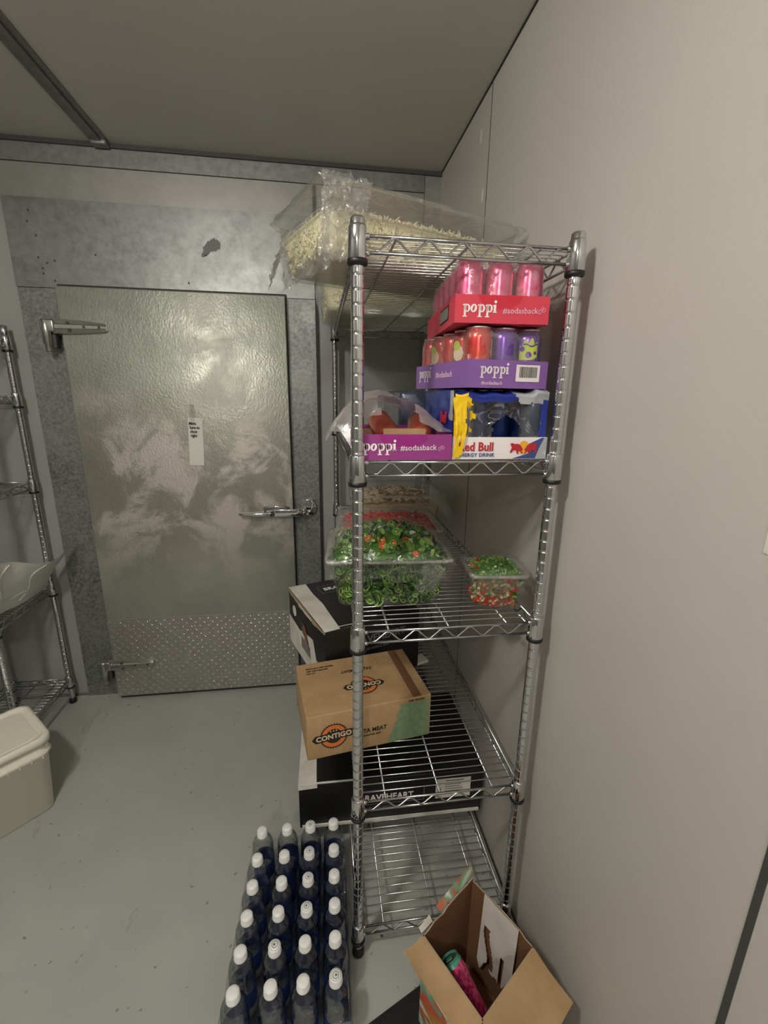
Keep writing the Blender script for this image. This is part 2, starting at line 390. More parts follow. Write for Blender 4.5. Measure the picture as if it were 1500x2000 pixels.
# low lip on the back wall
b = MB(); b.box(XL, YB-.008, 0, -1.302, YB, .012); b.box(-.07, YB-.008, 0, XW, YB, .012); struct(b.build('baseboard_back', M['galv_mid']))

# ------------------------------------------------------------------ door
DL, DR, DB, DT = -1.135, -.213, .018, 1.958
YD = YB-.062
door = MB(); door.rbox(DL, YD, DB, DR, YB-.014, DT, .004) ; door = struct(door.build('door_1', M['door']))
b = MB(); b.box(DL-.004, YB-.030, .002, DR+.004, YB-.014, DT+.012); b.box(DL+.01, YD+.006, .004, DR-.004, YB-.016, DB+.002)
b.build('door_gasket', M['gasket'], door)
b = MB(); KT = .452
b.box(DL+.002, YD-.003, DB+.002, DR-.001, YD, KT)
nx, nzk = 44, 21
for i in range(nx):
    for j in range(nzk):
        x = DL+.016+i*(DR-DL-.026)/(nx-1); z = DB+.014+j*(KT-DB-.026)/(nzk-1)
        a_ = R(45 if (i+j) % 2 else -45); L_, W_ = .0115, .0042
        ux, uz = math.cos(a_), math.sin(a_)
        q = [(x+ux*L_, z+uz*L_), (x-uz*W_, z+ux*W_), (x-ux*L_, z-uz*L_), (x+uz*W_, z-ux*W_)]
        lo = [b.addv((p[0], YD-.003, p[1])) for p in q]
        hi = [b.addv((x+(p[0]-x)*.45, YD-.0062, z+(p[1]-z)*.45)) for p in q]
        b.cur = 1
        for k in range(4): b.face([lo[k], hi[k], hi[(k+1) % 4], lo[(k+1) % 4]], False)
        b.face([hi[0], hi[3], hi[2], hi[1]])
b.build('kick_plate', [M['plate_base'], M['plate']], door)
def hinge(x0, x1, z, flip=False, parent=None):
    b = MB(); n = 14; L = []
    y = YD-.004
    for k in range(n+1):                       # tapering strap that ends in a rounded point
        t = k/n; x = x0+.03+(x1-x0-.03)*t; h = .030*(1-.45*t**2) * (1 if t < .93 else .75)
        L.append([(x, y, z-h), (x, y-.010, z-h*.9), (x, y-.014, z-h*.4), (x, y-.018, z-h*.25), (x, y-.018, z+h*.25), (x, y-.014, z+h*.4), (x, y-.010, z+h*.9), (x, y, z+h)])
    b.stack(L, True, True, False)
    for fx, fz in ((.3, .55), (.32, -.55), (.6, 0.0), (.88, 0.0)):
        cx = x0+.03+(x1-x0-.03)*fx; cz = z+fz*.028
        b.mat(1); b.tube([(cx, y-.012, cz), (cx, y-.020, cz)], .0055, 8); b.mat(0)
    b.rbox(x0-.012, y-.024, z-.022, x0+.042, y+.01, z+.026, .006)
    b.lathe([(.012, z-.10), (.013, z-.095), (.013, z-.072), (.017, z-.070), (.017, z+.022), (.013, z+.027)], x0+.006, y-.010, 14)
    b.rbox(x0+.01, y-.006, z-.10, x0+.05, YB-.014, z-.06, .004) if False else None
    b.box(x0-.002, y-.004, z-.055, x0+.016, YB-.013, z-.02)
    b.mat(1).rbox(x0+.012, y-.004, z-.085, x0+.034, y+.03, z-.03, .003)
    return b.build('hinge', [M['cast'], M['seam_dark']], parent)
hinge(-1.190, -.952, 1.800, parent=door)
hb = hinge(-1.182, -.940, .205, parent=door)
b = MB(); y = YD   # latch
b.rbox(-.300, y-.022, .962, -.165, y, 1.000, .006)
L = []
for t in range(9):
    u = t/8; x = -.300-u*.165; h = .017*(1-u)+.006*u; L.append([(x, y-.030-.012*math.sin(u*PI), .985-h), (x, y-.042-.012*math.sin(u*PI), .985-h*.6), (x, y-.042-.012*math.sin(u*PI), .985+h*.6), (x, y-.030-.012*math.sin(u*PI), .985+h)])
b.stack(L, True, True, True)
b.rbox(-.305, y-.034, .968, -.175, y-.018, 1.004, .005)
b.tube([(-.345, y-.02, 1.006), (-.345, y-.05, 1.014), (-.335, y-.055, 1.024), (-.245, y-.055, 1.024), (-.235, y-.05, 1.014), (-.235, y-.02, 1.006)], .006, 8)
b.rbox(-.352, y-.012, .998, -.228, y, 1.012, .003)
b.build('latch_handle', M['chrome'], door)
b = MB(); b.rbox(-.175, YB-.075, .968, -.150, YB-.014, .998, .004); b.tube([(-.158, YB-.05, .980), (-.128, YB-.06, .983), (-.118, YB-.05, .99), (-.112, YB-.02, 1.0)], .010, 8)
b.tube([(-.135, YB-.03, 1.03), (-.112, YB-.032, 1.022), (-.100, YB-.03, .995), (-.112, YB-.028, .965)], .006, 8); b.rbox(-.152, YB-.028, .955, -.112, YB-.0135, 1.035, .003)
b.build('latch_strike', M['chrome'], door)
# note taped to the door
note = thing('paper_note', 'narrow white handwritten note taped to the middle of the metal door', 'note', (-.637, YD-.0008, 1.325))
note.rotation_euler = (0, R(2.5), 0)
b = MB(); b.grid(lambda u, v: (-.032+.064*u, -.0015-.004*abs(v-.5)*(u), -.108+.216*v), 4, 6); b.build('paper_sheet', M['white'], note)
b = MB(); b.grid(lambda u, v: (-.022+.020*u, -.0028+.0010*v, .092+.075*v), 2, 3); b.build('tape', M['tapeclear'], note)
for k, s_ in enumerate(('Make', 'Sure to', 'close', 'right')):
    text('handwriting', s_, .0185, M['ink'], note, frame((-.028+.002*k, -.0068, .076-.018*k), (1, 0, .03), (-.05, 0, 1)), .0003, shear=.15, sx=.8)

# wall marks
for k, (y, z) in enumerate(((.785, 2.385), (.735, 2.195))):
    b = MB(); n = 10
    b.poly([(XW-.0012, y+.007*math.cos(2*PI*i/n)*(1+.3*math.sin(3*i)), z+.020*math.sin(2*PI*i/n)) for i in range(n)])
    b.poly([(XW-.0004, y+.009*math.cos(-2*PI*i/n), z+.022*math.sin(-2*PI*i/n)) for i in range(n)])
    tag(b.build('putty_patch', M['putty']), ['upper of two small white patches high on the right wall beside its seam', 'lower of two small white patches high on the right wall beside its seam'][k], 'patch', 'white patches on the right wall')
b = MB(); b.rbox(XW-.0015, -.520, 1.352, XW+.0002, -.449, 1.392, .0004)
tag(b.build('wall_sticker', M['white']), 'small white sticker on the right wall, cut off by the photo edge', 'sticker')

# ------------------------------------------------------------------ wire shelving
WU, LU = .432, 1.218
S = [1.8237, 1.4066, 1.0168, .5340, .0987]
def post_mesh(h, r=.0127):
    b = MB(); prof = [(r*.95, .012)]
    z = .03
    while z < h-.075:
        prof += [(r, z-.0032), (r, z-.0012), (r*.93, z-.0006), (r*.93, z+.0010), (r, z+.0016), (r, z+.0036)]; z += .0254
    prof += [(r, h-.012)]
    b.lathe(prof, n=14)
    b.mat(1).lathe([(r*1.12, h-.075), (r*1.12, h-.004), (r*.9, h)], n=14)
    b.mat(2).lathe([(r*.8, 0), (r*1.35, .004), (r*1.35, .012), (r*1.05, .020), (r*1.05, .03)], n=14)
    return b
def shelf_mesh(W, L, wires, zig, bars=3, r=.0030, post=.0127):
    b = MB(); g = .028; e = post+.004
    for z in (0, -g):
        for P, Q in (((e, 0), (W-e, 0)), ((e, L), (W-e, L)), ((0, e), (0, L-e)), ((W, e), (W, L-e))):
            b.tube([(P[0], P[1], z-.0005), (Q[0], Q[1], z-.0005)], r*1.05, 6)
    def zz(fn, length, n):
        pts = []
        for k in range(n+1):
            t = (k+.6)/(n+1.2)
            z = (-.003 if k % 2 else -g+.003)
            c = length*t
            pts += [fn(c-length*.12/n, z), fn(c+length*.12/n, z)]
        b.tube(pts, r*.75, 5)
    zz(lambda t, z: (e+t, -.001, z), W-2*e, 11 if W > .4 else 9); zz(lambda t, z: (e+t, L, z), W-2*e, 11 if W > .4 else 9)
    nl = int((L-2*e)/.036)
    zz(lambda t, z: (0, e+t, z), L-2*e, nl); zz(lambda t, z: (W, e+t, z), L-2*e, nl)
    for k in range(wires):
        y = .026+(L-.052)*k/(wires-1)
        b.tube([(.001, y, -.003), (.004, y, .0015), (W-.004, y, .0015), (W-.001, y, -.003)], .0017, 4)
    for k in range(bars):
        x = W*(k+.5)/bars if bars > 1 else W/2
        b.tube([(x, 0, -.003), (x, L, -.003)], .0026, 5)
    return b
cb = MB(); cb.lathe([(.0145, -.046), (.0185, -.040), (.0165, .012), (.0150, .016)], n=16)
cb.mat(1).lathe([(.0178, -.050), (.0195, -.048), (.0195, -.041), (.0178, -.040)], n=16)
cb.mat(0)
for a_ in (0, 90):
    for z in (-.001, -.029): cb.tube([(.014*math.cos(R(a_)), .014*math.sin(R(a_)), z), (.022*math.cos(R(a_)), .022*math.sin(R(a_)), z)], .0055, 8)
def unit(label, loc, W, L, zs, wires, H, group):
    u = thing('wire_shelving_unit', label, 'shelving', loc, 0, group)
    p0 = None; c0 = None
    for x, y in ((0, 0), (W, 0), (W, L), (0, L)):
        if p0 is None: p0 = post_mesh(H).build('post', [M['chrome'], M['chrome'], M['black']], u); p = p0
        else: p = p0.copy(); col.objects.link(p); p.parent = u
        p.location = (x, y, 0)
    s0 = None
    for z in zs:
        if s0 is None: s0 = shelf_mesh(W, L, wires, 1).build('wire_shelf', M['chrome_dull'], u); sh = s0
        else: sh = s0.copy(); col.objects.link(sh); sh.parent = u
        sh.location = (0, 0, z)
        for x, y, a_ in ((0, 0, 0), (W, 0, 90), (W, L, 180), (0, L, 270)):
            if c0 is None: c0 = cb.build('corner_collar', [M['chrome'], M['black']], sh); c_ = c0
            else: c_ = c0.copy(); col.objects.link(c_); c_.parent = sh
            c_.location = (x, y, 0); c_.rotation_euler = (0, 0, R(a_))
    return u
unit('tall chrome wire shelving unit with five shelves against the right wall', (0, 0, 0), WU, LU, S, 50, 1.853, None)
unit('chrome wire shelving unit at the left edge, by the metal door', (-1.625, .86, 0), .27, .395, [1.745, 1.517, 1.144, .642, .137], 16, 1.80, None)

# ------------------------------------------------------------------ lettering of the soda cases
def soda_logo(h, fr, parent, mat, name='brand_lettering', t=.0004):
    """rounded slab letters p o p p i ; h = x-height"""
    b = MB(); b.X = fr @ Matrix.Diagonal((h, h, 1, 1))
    def rect(x0, y0, x1, y1): b.rect2d(x0, y0, x1, y1, t)
    def p(x):
        b.ring2d(x+.58, .5, .40, .50, .13, .36, t, 28); rect(x+.14, -.52, x+.42, .97); rect(x-.02, -.60, x+.58, -.47)
        b.poly([(x-.02, .80, t), (x+.2, .80, t), (x+.42, 1.02, t), (x+.3, 1.02, t), (x-.02, .94, t)])
    p(0); b.ring2d(1.46, .5, .44, .52, .13, .36, t, 28, -.25); p(2.02); p(3.07)
    b.poly([(4.18, 0, t), (4.50, 0, t), (4.50, 1.0, t), (4.42, 1.0, t), (4.05, .92, t), (4.05, .8, t), (4.18, .8, t)]); rect(4.08, -.02, 4.62, .12)
    b.disc2d(4.40, 1.34, .19, .19, t)
    return b.build(name, mat, parent)
def drop_mark(h, fr, parent, mat):
    b = MB(); b.X = fr
    for cx, cy, s_ in ((0, 0, 1), (h*1.1, h*.35, .9), (h*.6, h*.85, .6)): b.ring2d(cx, cy, h*.45*s_, h*.6*s_, h*.33*s_, h*.46*s_, .0004, 14, -.4)
    return b.build('can_emblem', mat, parent)
def barcode(fr, w_, h_, parent):
    b = MB(); b.X = fr; b.rect2d(0, 0, w_, h_, .0004); b.mat(1); random.seed(3); x = w_*.14
    while x < w_*.86:
        ww = random.choice((.0007, .0012, .0018)); b.rect2d(x, h_*.24, x+ww, h_*.88, .0007); x += ww+random.choice((.0008, .0014))
    return b.build('barcode_label', [M['printwhite'], M['ink']], parent)
# ------------------------------------------------------------------ cans
CR, CH = .0287, .1500
def can(name, label, cat, mat, loc, rz=0, group=None, r=CR, h=CH, rimmat=None, decal=None):
    t = thing(name, label, cat, loc, rz, group)
    b = MB(); b.lathe([(r*.72, 0), (r*.78, .001), (r*.97, .008), (r, .014), (r, h-.022), (r*.97, h-.016), (r*.82, h-.004)], n=20)
    b.build('can_body', mat, t)
    b = MB(); b.lathe([(r*.82, h-.004), (r*.86, h-.002), (r*.86, h), (r*.80, h), (r*.78, h-.004)], n=20)
    b.mat(0); b.rbox(-.008, -.004, h-.0045, .009, .010, h-.002, .001)
    b.build('can_lid', rimmat or M['alu'], t)
    if decal: decal(t, r, h)
    return t
def cyl(pts, r, b, off=.0003):
    b.poly([((r+off)*math.sin(x/r), -(r+off)*math.cos(x/r), z) for x, z in pts])
def splash(t, r, h):
    b = MB(); star = []
    n = 22
    def strip(poly_fn):
        pass
    # jagged lime burst, cut in thin columns so it hugs the can
    N = 26
    for k in range(N):
        x0 = -.032+.040*k/N; x1 = -.032+.040*(k+1)/N
        def top(x): return .088+.012*abs(math.sin(x*230))-.7*max(0, abs(x+.010)-.006)
        def bot(x): return .056+.5*max(0, x+.004)
        cyl([(x0, bot(x0)), (x1, bot(x1)), (x1, top(x1)), (x0, top(x0))], r, b)
    b.build('lime_burst', M['lime'], t)
    b = MB()
    for cx, cz, rr in ((-.026, .078, .0055), (-.012, .066, .0065), (.002, .070, .0035)):
        cyl([(cx+rr*math.cos(2*PI*k/14), cz+rr*math.sin(2*PI*k/14)) for k in range(14)], r, b, .0006)
    N = 12
    for k in range(N):
        x0 = -.024+.032*k/N; x1 = -.024+.032*(k+1)/N; f = lambda x: .0855+.0025*math.sin(x*240)
        cyl([(x0, f(x0)-.0015), (x1, f(x1)-.0015), (x1, f(x1)+.0015), (x0, f(x0)+.0015)], r, b, .0006)
    b.build('berry_print', M['can_purple'], t)
def fruit(t, r, h):
    for nm, mt, cx, cz, rx, rz_ in (('cream_print', M['cream'], -.004, .070, .013, .016), ('lime_print', M['lime'], -.008, .086, .009, .010)):
        b = MB(); N = 10
        for k in range(N):
            x0 = cx-rx+2*rx*k/N; x1 = cx-rx+2*rx*(k+1)/N; g = lambda x: rz_*math.sqrt(max(0, 1-((x-cx)/rx)**2))
            cyl([(x0, cz-g(x0)), (x1, cz-g(x1)), (x1, cz+g(x1)), (x0, cz+g(x0))], r, b, .0003+.0003*(nm != 'cream_print'))
        b.build(nm, mt, t)
# ------------------------------------------------------------------ cases
def tray(b, w_, d_, h_, th=.0025):
    b.box(0, 0, 0, w_, d_, th); b.box(0, 0, th, w_, th, h_); b.box(0, d_-th, th, w_, d_, h_); b.box(0, th, th, th, d_-th, h_); b.box(w_-th, th, th, w_, d_-th, h_)
    return b
def wrap_film(w_, d_, z0, z1, nx, ny, seed, r=.03, scal=.006):
    """shrink film round a block of cans, pinched between them"""
    b = MB(); per = []
    N = 84
    P = 2*(w_+d_)
    for k in range(N):
        s_ = P*k/N
        if s_ < w_: x, y, nx_, ny_, u, pit = s_, 0, 0, -1, s_, w_/nx
        elif s_ < w_+d_: x, y, nx_, ny_, u, pit = w_, s_-w_, 1, 0, s_-w_, d_/ny
        elif s_ < 2*w_+d_: x, y, nx_, ny_, u, pit = w_-(s_-w_-d_), d_, 0, 1, s_-w_-d_, w_/nx
        else: x, y, nx_, ny_, u, pit = 0, d_-(s_-2*w_-d_), -1, 0, s_-2*w_-d_, d_/ny
        # round the corners of the path
        for cx, cy in ((0, 0), (w_, 0), (w_, d_), (0, d_)):
            dx, dy = x-cx, y-cy
            if abs(dx) < r and abs(dy) < r:
                ix, iy = cx+(r if cx == 0 else -r), cy+(r if cy == 0 else -r)
                v = Vector((x-ix, y-iy)); v.normalize(); x, y = ix+v.x*r, iy+v.y*r
        sc = scal*(1-abs(math.sin(PI*u/pit)))
        per.append((x-nx_*sc, y-ny_*sc, nx_, ny_))
    L = []
    cx, cy = w_/2, d_/2
    for t, ins in ((0, 0), (.12, .001), (.3, .003), (.5, .003), (.68, .002), (.8, .002), (.9, .005), (.97, .010), (1, .018), (1.0, .045), (.985, .07)):
        ring = []
        for k, (x, y, nx_, ny_) in enumerate(per):
            z = z0+(z1-z0)*t + .0015*nz(x*40, y*40, seed)
            d = Vector((cx-x, cy-y)); dl = d.length; d /= dl; i_ = ins+.0022*nz(x*55, y*55, z*70+seed)
            ring.append((x+d.x*min(i_, dl*.8), y+d.y*min(i_, dl*.8), z-(.006 if t == 1.0 and ins == .045 else 0)*abs(math.sin(x*110))))
        L.append(ring)
    b.stack(L, False, True)
    return b
def soda_case(label, loc, rz, w_, d_, h_, board, nx, ny, top):
    t = thing('soda_case', label, 'soda case', loc, rz, 'trays of cans stacked on the second shelf')
    tray(MB(), w_, d_, h_).build('cardboard_tray', board, t)
    return t
SH2 = S[1]+.0035
# --- energy drink case at the bottom of the stack
E0 = Vector((.204, .012, SH2)); EW, ED, EH = .213, .27, .047
e = thing('energy_drink_case', 'torn blue, silver and yellow energy drink case on the second shelf under two soda trays', 'drink case', E0)
b = MB(); tray(b, EW, ED, EH); b.build('cardboard_tray', M['printwhite'], e)
b = MB()
b.poly([(.135, -.0006, .001), (EW, -.0006, .001), (EW, -.0006, EH-.001), (.200, -.0006, EH-.001), (.165, -.0006, .030), (.172, -.0006, .012)])
b.mat(1).poly([(.188, -.0009, .001), (EW, -.0009, .001), (EW, -.0009, EH-.001), (.206, -.0009, EH-.001), (.196, -.0009, .024)])
b.build('slanted_panel_print', [M['rb_bluegrey'], M['rb_silver']], e)
fr = frame((.012, -.0012, .018), (1, 0, 0), (0, 0, 1))
text('brand_lettering', 'Red Bull', .0262, M['rb_red'], e, fr, .0006, sx=.90)
text('small_lettering', 'ENERGY DRINK', .0112, M['rb_bluegrey'], e, frame((.012, -.0012, .0055), (1, 0, 0), (0, 0, 1)), .0002, sx=1.0, space=1.05)
b = MB(); b.X = frame((.160, -.0016, .024), (1, 0, 0), (0, 0, 1)); b.disc2d(0, .001, .0125, .0145, 0)
b.mat(1)
for sgn in (-1, 1):       # two charging bulls facing each other before the disc
    pts = [(3, 0), (7, 5), (13, 7.5), (20, 7), (25, 9), (29, 7), (27, 5), (25, 1), (29, -7), (25, -7.5), (21, -3), (16, -3), (14, -9), (10, -9.5), (11, -5), (7, -5), (4, -9), (1.5, -8), (4, -4), (1, -3)]
    q = [(sgn*x*.0011, y*.0013-.0005, .0004) for x, y in pts]
    b.poly(q if sgn > 0 else q[::-1])
b.build('bull_emblem', [M['sun'], M['rb_red']], e)
# film
b = MB(); FH = .143
def ef(u, v):
    x = .002+(EW-.004)*u
    if v < .5: z = EH-.004+(FH-EH)*(v/.5); y = .004+.010*math.sin(PI*v/.5)*.4
    else: z = FH; y = .004+(ED-.02)*(v-.5)/.5
    ed = min(1, abs(v-.5)/.06); z -= .006*(1-ed)
    n_ = nz(x*30, y*30, z*30); y += .004*n_; z += .005*nz(x*40, y*30, 9)+(.006 if u > .85 and v > .4 else 0)
    return (x, y, z)
def em(u, v):
    if v > .5: return 1 if u > .62 and v < .6 else 0
    vv = v/.5; q = nz(u*7, vv*6, 3)*.10; q2 = nz(u*16, vv*14, 5)*.05
    if u < .17+q+q2: return 2
    if vv > .80+q: return 1 if u > .62+q else 0
    if u > .93+q*.6: return 0
    if .42+q < u < .72+q2 and vv < .55-abs(u-.56)*1.6: return None
    return 3
b.grid(ef, 52, 52, em)
def es(u, v): return (-.002+.004*nz(u*9, v*7, 2), .004+(ED-.02)*u, EH-.01+(FH-EH+.01)*v)
b.grid(es, 20, 12, lambda u, v: (1 if u < .12 and v > .4 else 0))
b.build('printed_film', [M['rb_blue'], M['rb_silver'], M['rb_yellow'], M['film']], e)
b = MB()
def ty(u, v):                          # torn yellow flap hanging over the tray
    x = .001+.030*u+.006*math.sin(v*5)*v-.012*(1-v)*u; z = .004+.125*v
    return (x, -.004-.006*math.sin(v*3.1)*(.5+nz(u*5, v*9, 4)), z)
b.grid(ty, 8, 26, lambda u, v: (None if (u > .75 and nz(v*9, u*3, 1) > .12) or (abs(u-.55) < .06 and .2 < v < .42) else 0))
b.build('torn_flap', M['rb_yellow'], e)
text('side_lettering', 'Bull', .034, M['rb_red'], e, frame((-.0075, .085, .075), (0, -1, 0), (0, 0, 1)), .001)
er, eh = .0262, .130
k = 0
for i in range(4):
    for j in range(3):
        if (i in (1, 2) and j == 0): continue
        mt = M['can_silver'] if (i, j) == (0, 0) else M['can_slate'] if (i, j) == (3, 0) else M['can_navy']
        lab = {(0, 0): 'silver can at the front left of the torn energy drink case, by the yellow film',
               (3, 0): 'slate grey can at the front right of the torn energy drink case'}.get((i, j), 'navy blue energy drink can deep inside the torn energy drink case')
        can('energy_drink_can', lab, 'can', mt, E0+Vector((.0268+i*.0533, .032+j*.053, .003)), 0, 'cans in the energy drink case', er, eh)
# --- purple soda tray
P0 = Vector((.229, .004, SH2+FH+.006)); PZ = R(9); PW, PD, PHh = .186, .30, .056
purple = soda_case('purple soda tray stacked in the middle, under the red tray', P0, PZ, PW, PD, PHh, M['tray_purple'], 3, 5, None)
soda_logo(.0145, frame((.024, -.0006, .0285), (1, 0, 0), (0, 0, 1)), purple, M['printwhite'])
text('tagline_lettering', '#sodasback', .0105, M['printpink'], purple, frame((.028, -.0006, .0065), (1, 0, 0), (0, 0, 1)), .0001)
barcode(frame((.108, -.0008, .014), (1, 0, 0), (0, 0, 1)), .058, .034, purple)
soda_logo(.0165, frame((-.0006, .275, .026), (0, -1, 0), (0, 0, 1)), purple, M['printwhite'])
text('tagline_lettering', '#sodasback', .019, M['printpink'], purple, frame((-.0006, .170, .024), (0, -1, 0), (0, 0, 1)), .0001)
wrap_film(PW-.004, PD-.004, PHh-.01, CH-.032+.004, 3, 5, 4.).build('shrink_film', M['film_thin'], purple).location = (.002, .002, 0)
def place_cans(base, rz, nx, ny, pitch, off, fn, z=.003, seed=1, scale_h=1):
    c_, s_ = math.cos(rz), math.sin(rz)
    for i in range(nx):
        for j in range(ny):
            x, y = off+i*pitch, off+j*pitch
            fn(i, j, base+Vector((c_*x-s_*y, s_*x+c_*y, z)), rz)
protos = {}
def put_can(key, name, label, mat, loc, rz, group, h, decal=None, rim=None):
    if key in protos: return dup(protos[key], loc, rz, label)
    protos[key] = can(name, label, 'can', mat, loc, rz, group, CR, h, rim, decal); return protos[key]
CHs = .118
def fp(i, j, loc, rz):
    G = 'cans in the purple soda tray'
    if j == 0 and i == 2: put_can('pl', 'soda_can', 'purple can with lime burst at the right front of the purple tray', M['can_purple'], loc, rz, G, CHs, splash)
    elif j == 0 and i == 1: put_can('pp', 'soda_can', 'plain purple can beside the lime burst can in the purple tray', M['can_purple'], loc, rz, G, CHs)
    elif i == 0: put_can('pr', 'soda_can', ['red can at the near left corner of the purple tray', 'red and cream can in the purple tray, second along its left row', 'third red can along the left row of the purple tray', 'fourth red can along the left row of the purple tray', 'farthest red can along the left row of the purple tray'][j], M['can_red'], loc, rz+R([70, -50, 150, -60, 40][j]), G, CHs, fruit)
    else: put_can('pq', 'soda_can', 'purple can in the hidden inner rows of the purple tray', M['can_purple'], loc, rz, G, CHs)
place_cans(P0, PZ, 3, 5, .0590, .0335, fp)
# --- red soda tray
Q0 = Vector((.197, .022, P0.z+CHs+.008)); QZ = R(-4); QW, QD, QH = .194, .33, .053
red = soda_case('red soda tray at the top of the stack, filled with pink cans', Q0, QZ, QW, QD, QH, M['tray_red'], 3, 5, None)
soda_logo(.0150, frame((.016, -.0008, .020), (1, 0, 0), (0, 0, 1)), red, M['printwhite'])
text('tagline_lettering', '#sodasback', .0155, M['printpink'], red, frame((.098, -.0008, .019), (1, 0, .02), (0, 0, 1)), .0)
drop_mark(.0075, frame((.175, -.0008, .024), (1, 0, 0), (0, 0, 1)), red, M['printpink'])
b = MB(); b.X = frame((.092, -.0005, .053), (1, 0, 0), (0, 0, 1)); b.poly([(.046*math.cos(-PI*k/14), .026*math.sin(-PI*k/14)-.0005, 0) for k in range(15)][::-1]); b.build('half_disc_print', M['red_dark'], red)
b = MB(); b.X = frame((-.0008, .15, .014), (0, -1, 0), (0, 0, 1)); b.rect2d(0, 0, .09, .030); b.mat(1).rect2d(.003, .003, .087, .027, .0003); b.build('side_label', [M['ink'], M['galv_light']], red)
wrap_film(QW-.006, QD-.004, QH-.01, CHs+.005, 3, 5, 9.).build('shrink_film', M['film_thin'], red).location = (.003, .002, 0)
def fq(i, j, loc, rz):
    G = 'pink cans in the red soda tray'
    lab = ['left pink can in the front row of the red tray', 'middle pink can in the front row of the red tray', 'right pink can in the front row of the red tray'][i] if j == 0 else (
        ['', 'second pink can along the left row of the red tray', 'third pink can along the left row of the red tray', 'fourth pink can along the left row of the red tray', 'farthest pink can along the left row of the red tray'][j] if i == 0 else 'pink can in the hidden inner rows of the red tray')
    put_can('q', 'soda_can', lab, M['can_pink'], loc, rz, G, CHs)
place_cans(Q0, QZ, 3, 5, .0625, .034, fq)
# --- magenta open case
O0 = Vector((.008, .006, SH2)); OW, OD, OH = .192, .32, .053
op = soda_case('opened magenta soda tray with torn loose film at the left end of the second shelf', O0, 0, OW, OD, OH, M['tray_magenta'], 3, 5, None)
soda_logo(.0150, frame((.004, -.0008, .0195), (1, 0, 0), (0, 0, 1)), op, M['printwhite'])
text('tagline_lettering', '#sodasback', .0165, M['printwhite'], op, frame((.082, -.0008, .0195), (1, 0, .02), (0, 0, 1)), 0)
drop_mark(.0065, frame((.166, -.0008, .023), (1, 0, 0), (0, 0, 1)), op, M['printpink'])
b = MB(); b.X = frame((.088, -.0005, .053), (1, 0, 0), (0, 0, 1)); b.poly([(.052*math.cos(-PI*k/14), .026*math.sin(-PI*k/14)-.0005, 0) for k in range(15)][::-1]); b.build('half_disc_print', M['magenta_dark'], op)
b = MB(); b.box(.05, .030, .003, OW-.05, .033, .063); b.box(.004, .21, .003, OW-.004, .213, .050); b.build('cardboard_divider', M['card'], op)
b = MB()
def of(u, v):
    x = -.070+.265*u; y = .008+.30*v
    z = .050+.075*math.sin(PI*min(1, u*1.05))**.7*(.55+.45*math.sin(PI*(.12+.8*v)))+.012*nz(x*18, y*14, 3)+.006*nz(x*50, y*50, 8)
    if u < .25: z -= .045*(1-u/.25)*(.5+.5*v)
    if v < .06: z = max(.046, z-.025*(1-v/.06))
    return (x, y+.010*nz(x*20, z*20, 7), z+.012)
b.grid(of, 40, 34, lambda u, v: (None if (.42+.05*nz(v*9, 0, 2) < u < .72+.05*nz(v*7, 3, 2) and v < .30) else 0))
b.build('loose_film', M['film_milky'], op)
for k, (x, y, rz) in enumerate(((.070, .070, 12), (.138, .062, -22))):
    t = can('soda_can', ['orange brown can lying in the opened magenta tray, left one', 'orange brown can lying in the opened magenta tray, right one'][k], 'can', M['can_orange'], O0+Vector((x-.0, y, .0325)), 0, 'cans lying in the opened tray', .0287, .12)
    t.rotation_euler = (R(-90), 0, R(rz)); t.location = O0+Vector((x, y+.005, .038)); t.rotation_euler = (R(-72), 0, R(rz*.5))
# --- blue case behind
bb = thing('drink_case', 'dark grey film wrapped case behind the energy drink case on the second shelf', 'drink case', (.150, .36, SH2), 0)
b = MB(); b.rbox(0, 0, 0, .25, .33, .145, .012); b.build('wrapped_block', M['can_slate'], bb)
b = MB(); b.grid(lambda u, v: (-.003, .01+.31*u, .01+.12*v), 3, 3); b.build('film_side', M['film_thin'], bb)

# ------------------------------------------------------------------ food tubs
def shell(b, bx, by, tx, ty, h, r, rim=.008, th=.0022):
    return b.tub(bx, by, tx, ty, h, th, r, rim)
def pepper_slice(b, c_, n_, r, t=.0035, skin=0, flesh=1, seed_=2):
    """ring slice with a ribbed core and seeds"""
    n_ = Vector(n_).normalized(); a_ = n_.orthogonal().normalized(); d = n_.cross(a_); c_ = Vector(c_)
    N = 12; o0 = []; o1 = []; i1 = []
    ph = random.random()*6
    for k in range(N):
        an = 2*PI*k/N+ph; e_ = a_*math.cos(an)+d*math.sin(an); rr = r*(1+.06*math.sin(3*an))
        o0.append(b.addv(c_+e_*rr-n_*t)); o1.append(b.addv(c_+e_*rr+n_*t)); i1.append(b.addv(c_+e_*rr*.76+n_*t*1.05))
    b.cur = skin
    for k in range(N): j = (k+1) % N; b.face([o0[k], o0[j], o1[j], o1[k]], True)
    b.cur = flesh
    for k in range(N): j = (k+1) % N; b.face([o1[k], o1[j], i1[j], i1[k]])
    # three dark chambers between pale ribs
    core = [b.addv(c_+(a_*math.cos(2*PI*k/N+ph)+d*math.sin(2*PI*k/N+ph))*r*(.34)+n_*t*1.05) for k in range(N)]
    for k in range(N):
        j = (k+1) % N; b.cur = flesh if k % 4 == 1 else 3 if skin == 3 else skin
        b.face([i1[k], i1[j], core[j], core[k]])
    b.cur = seed_; b.face(core)
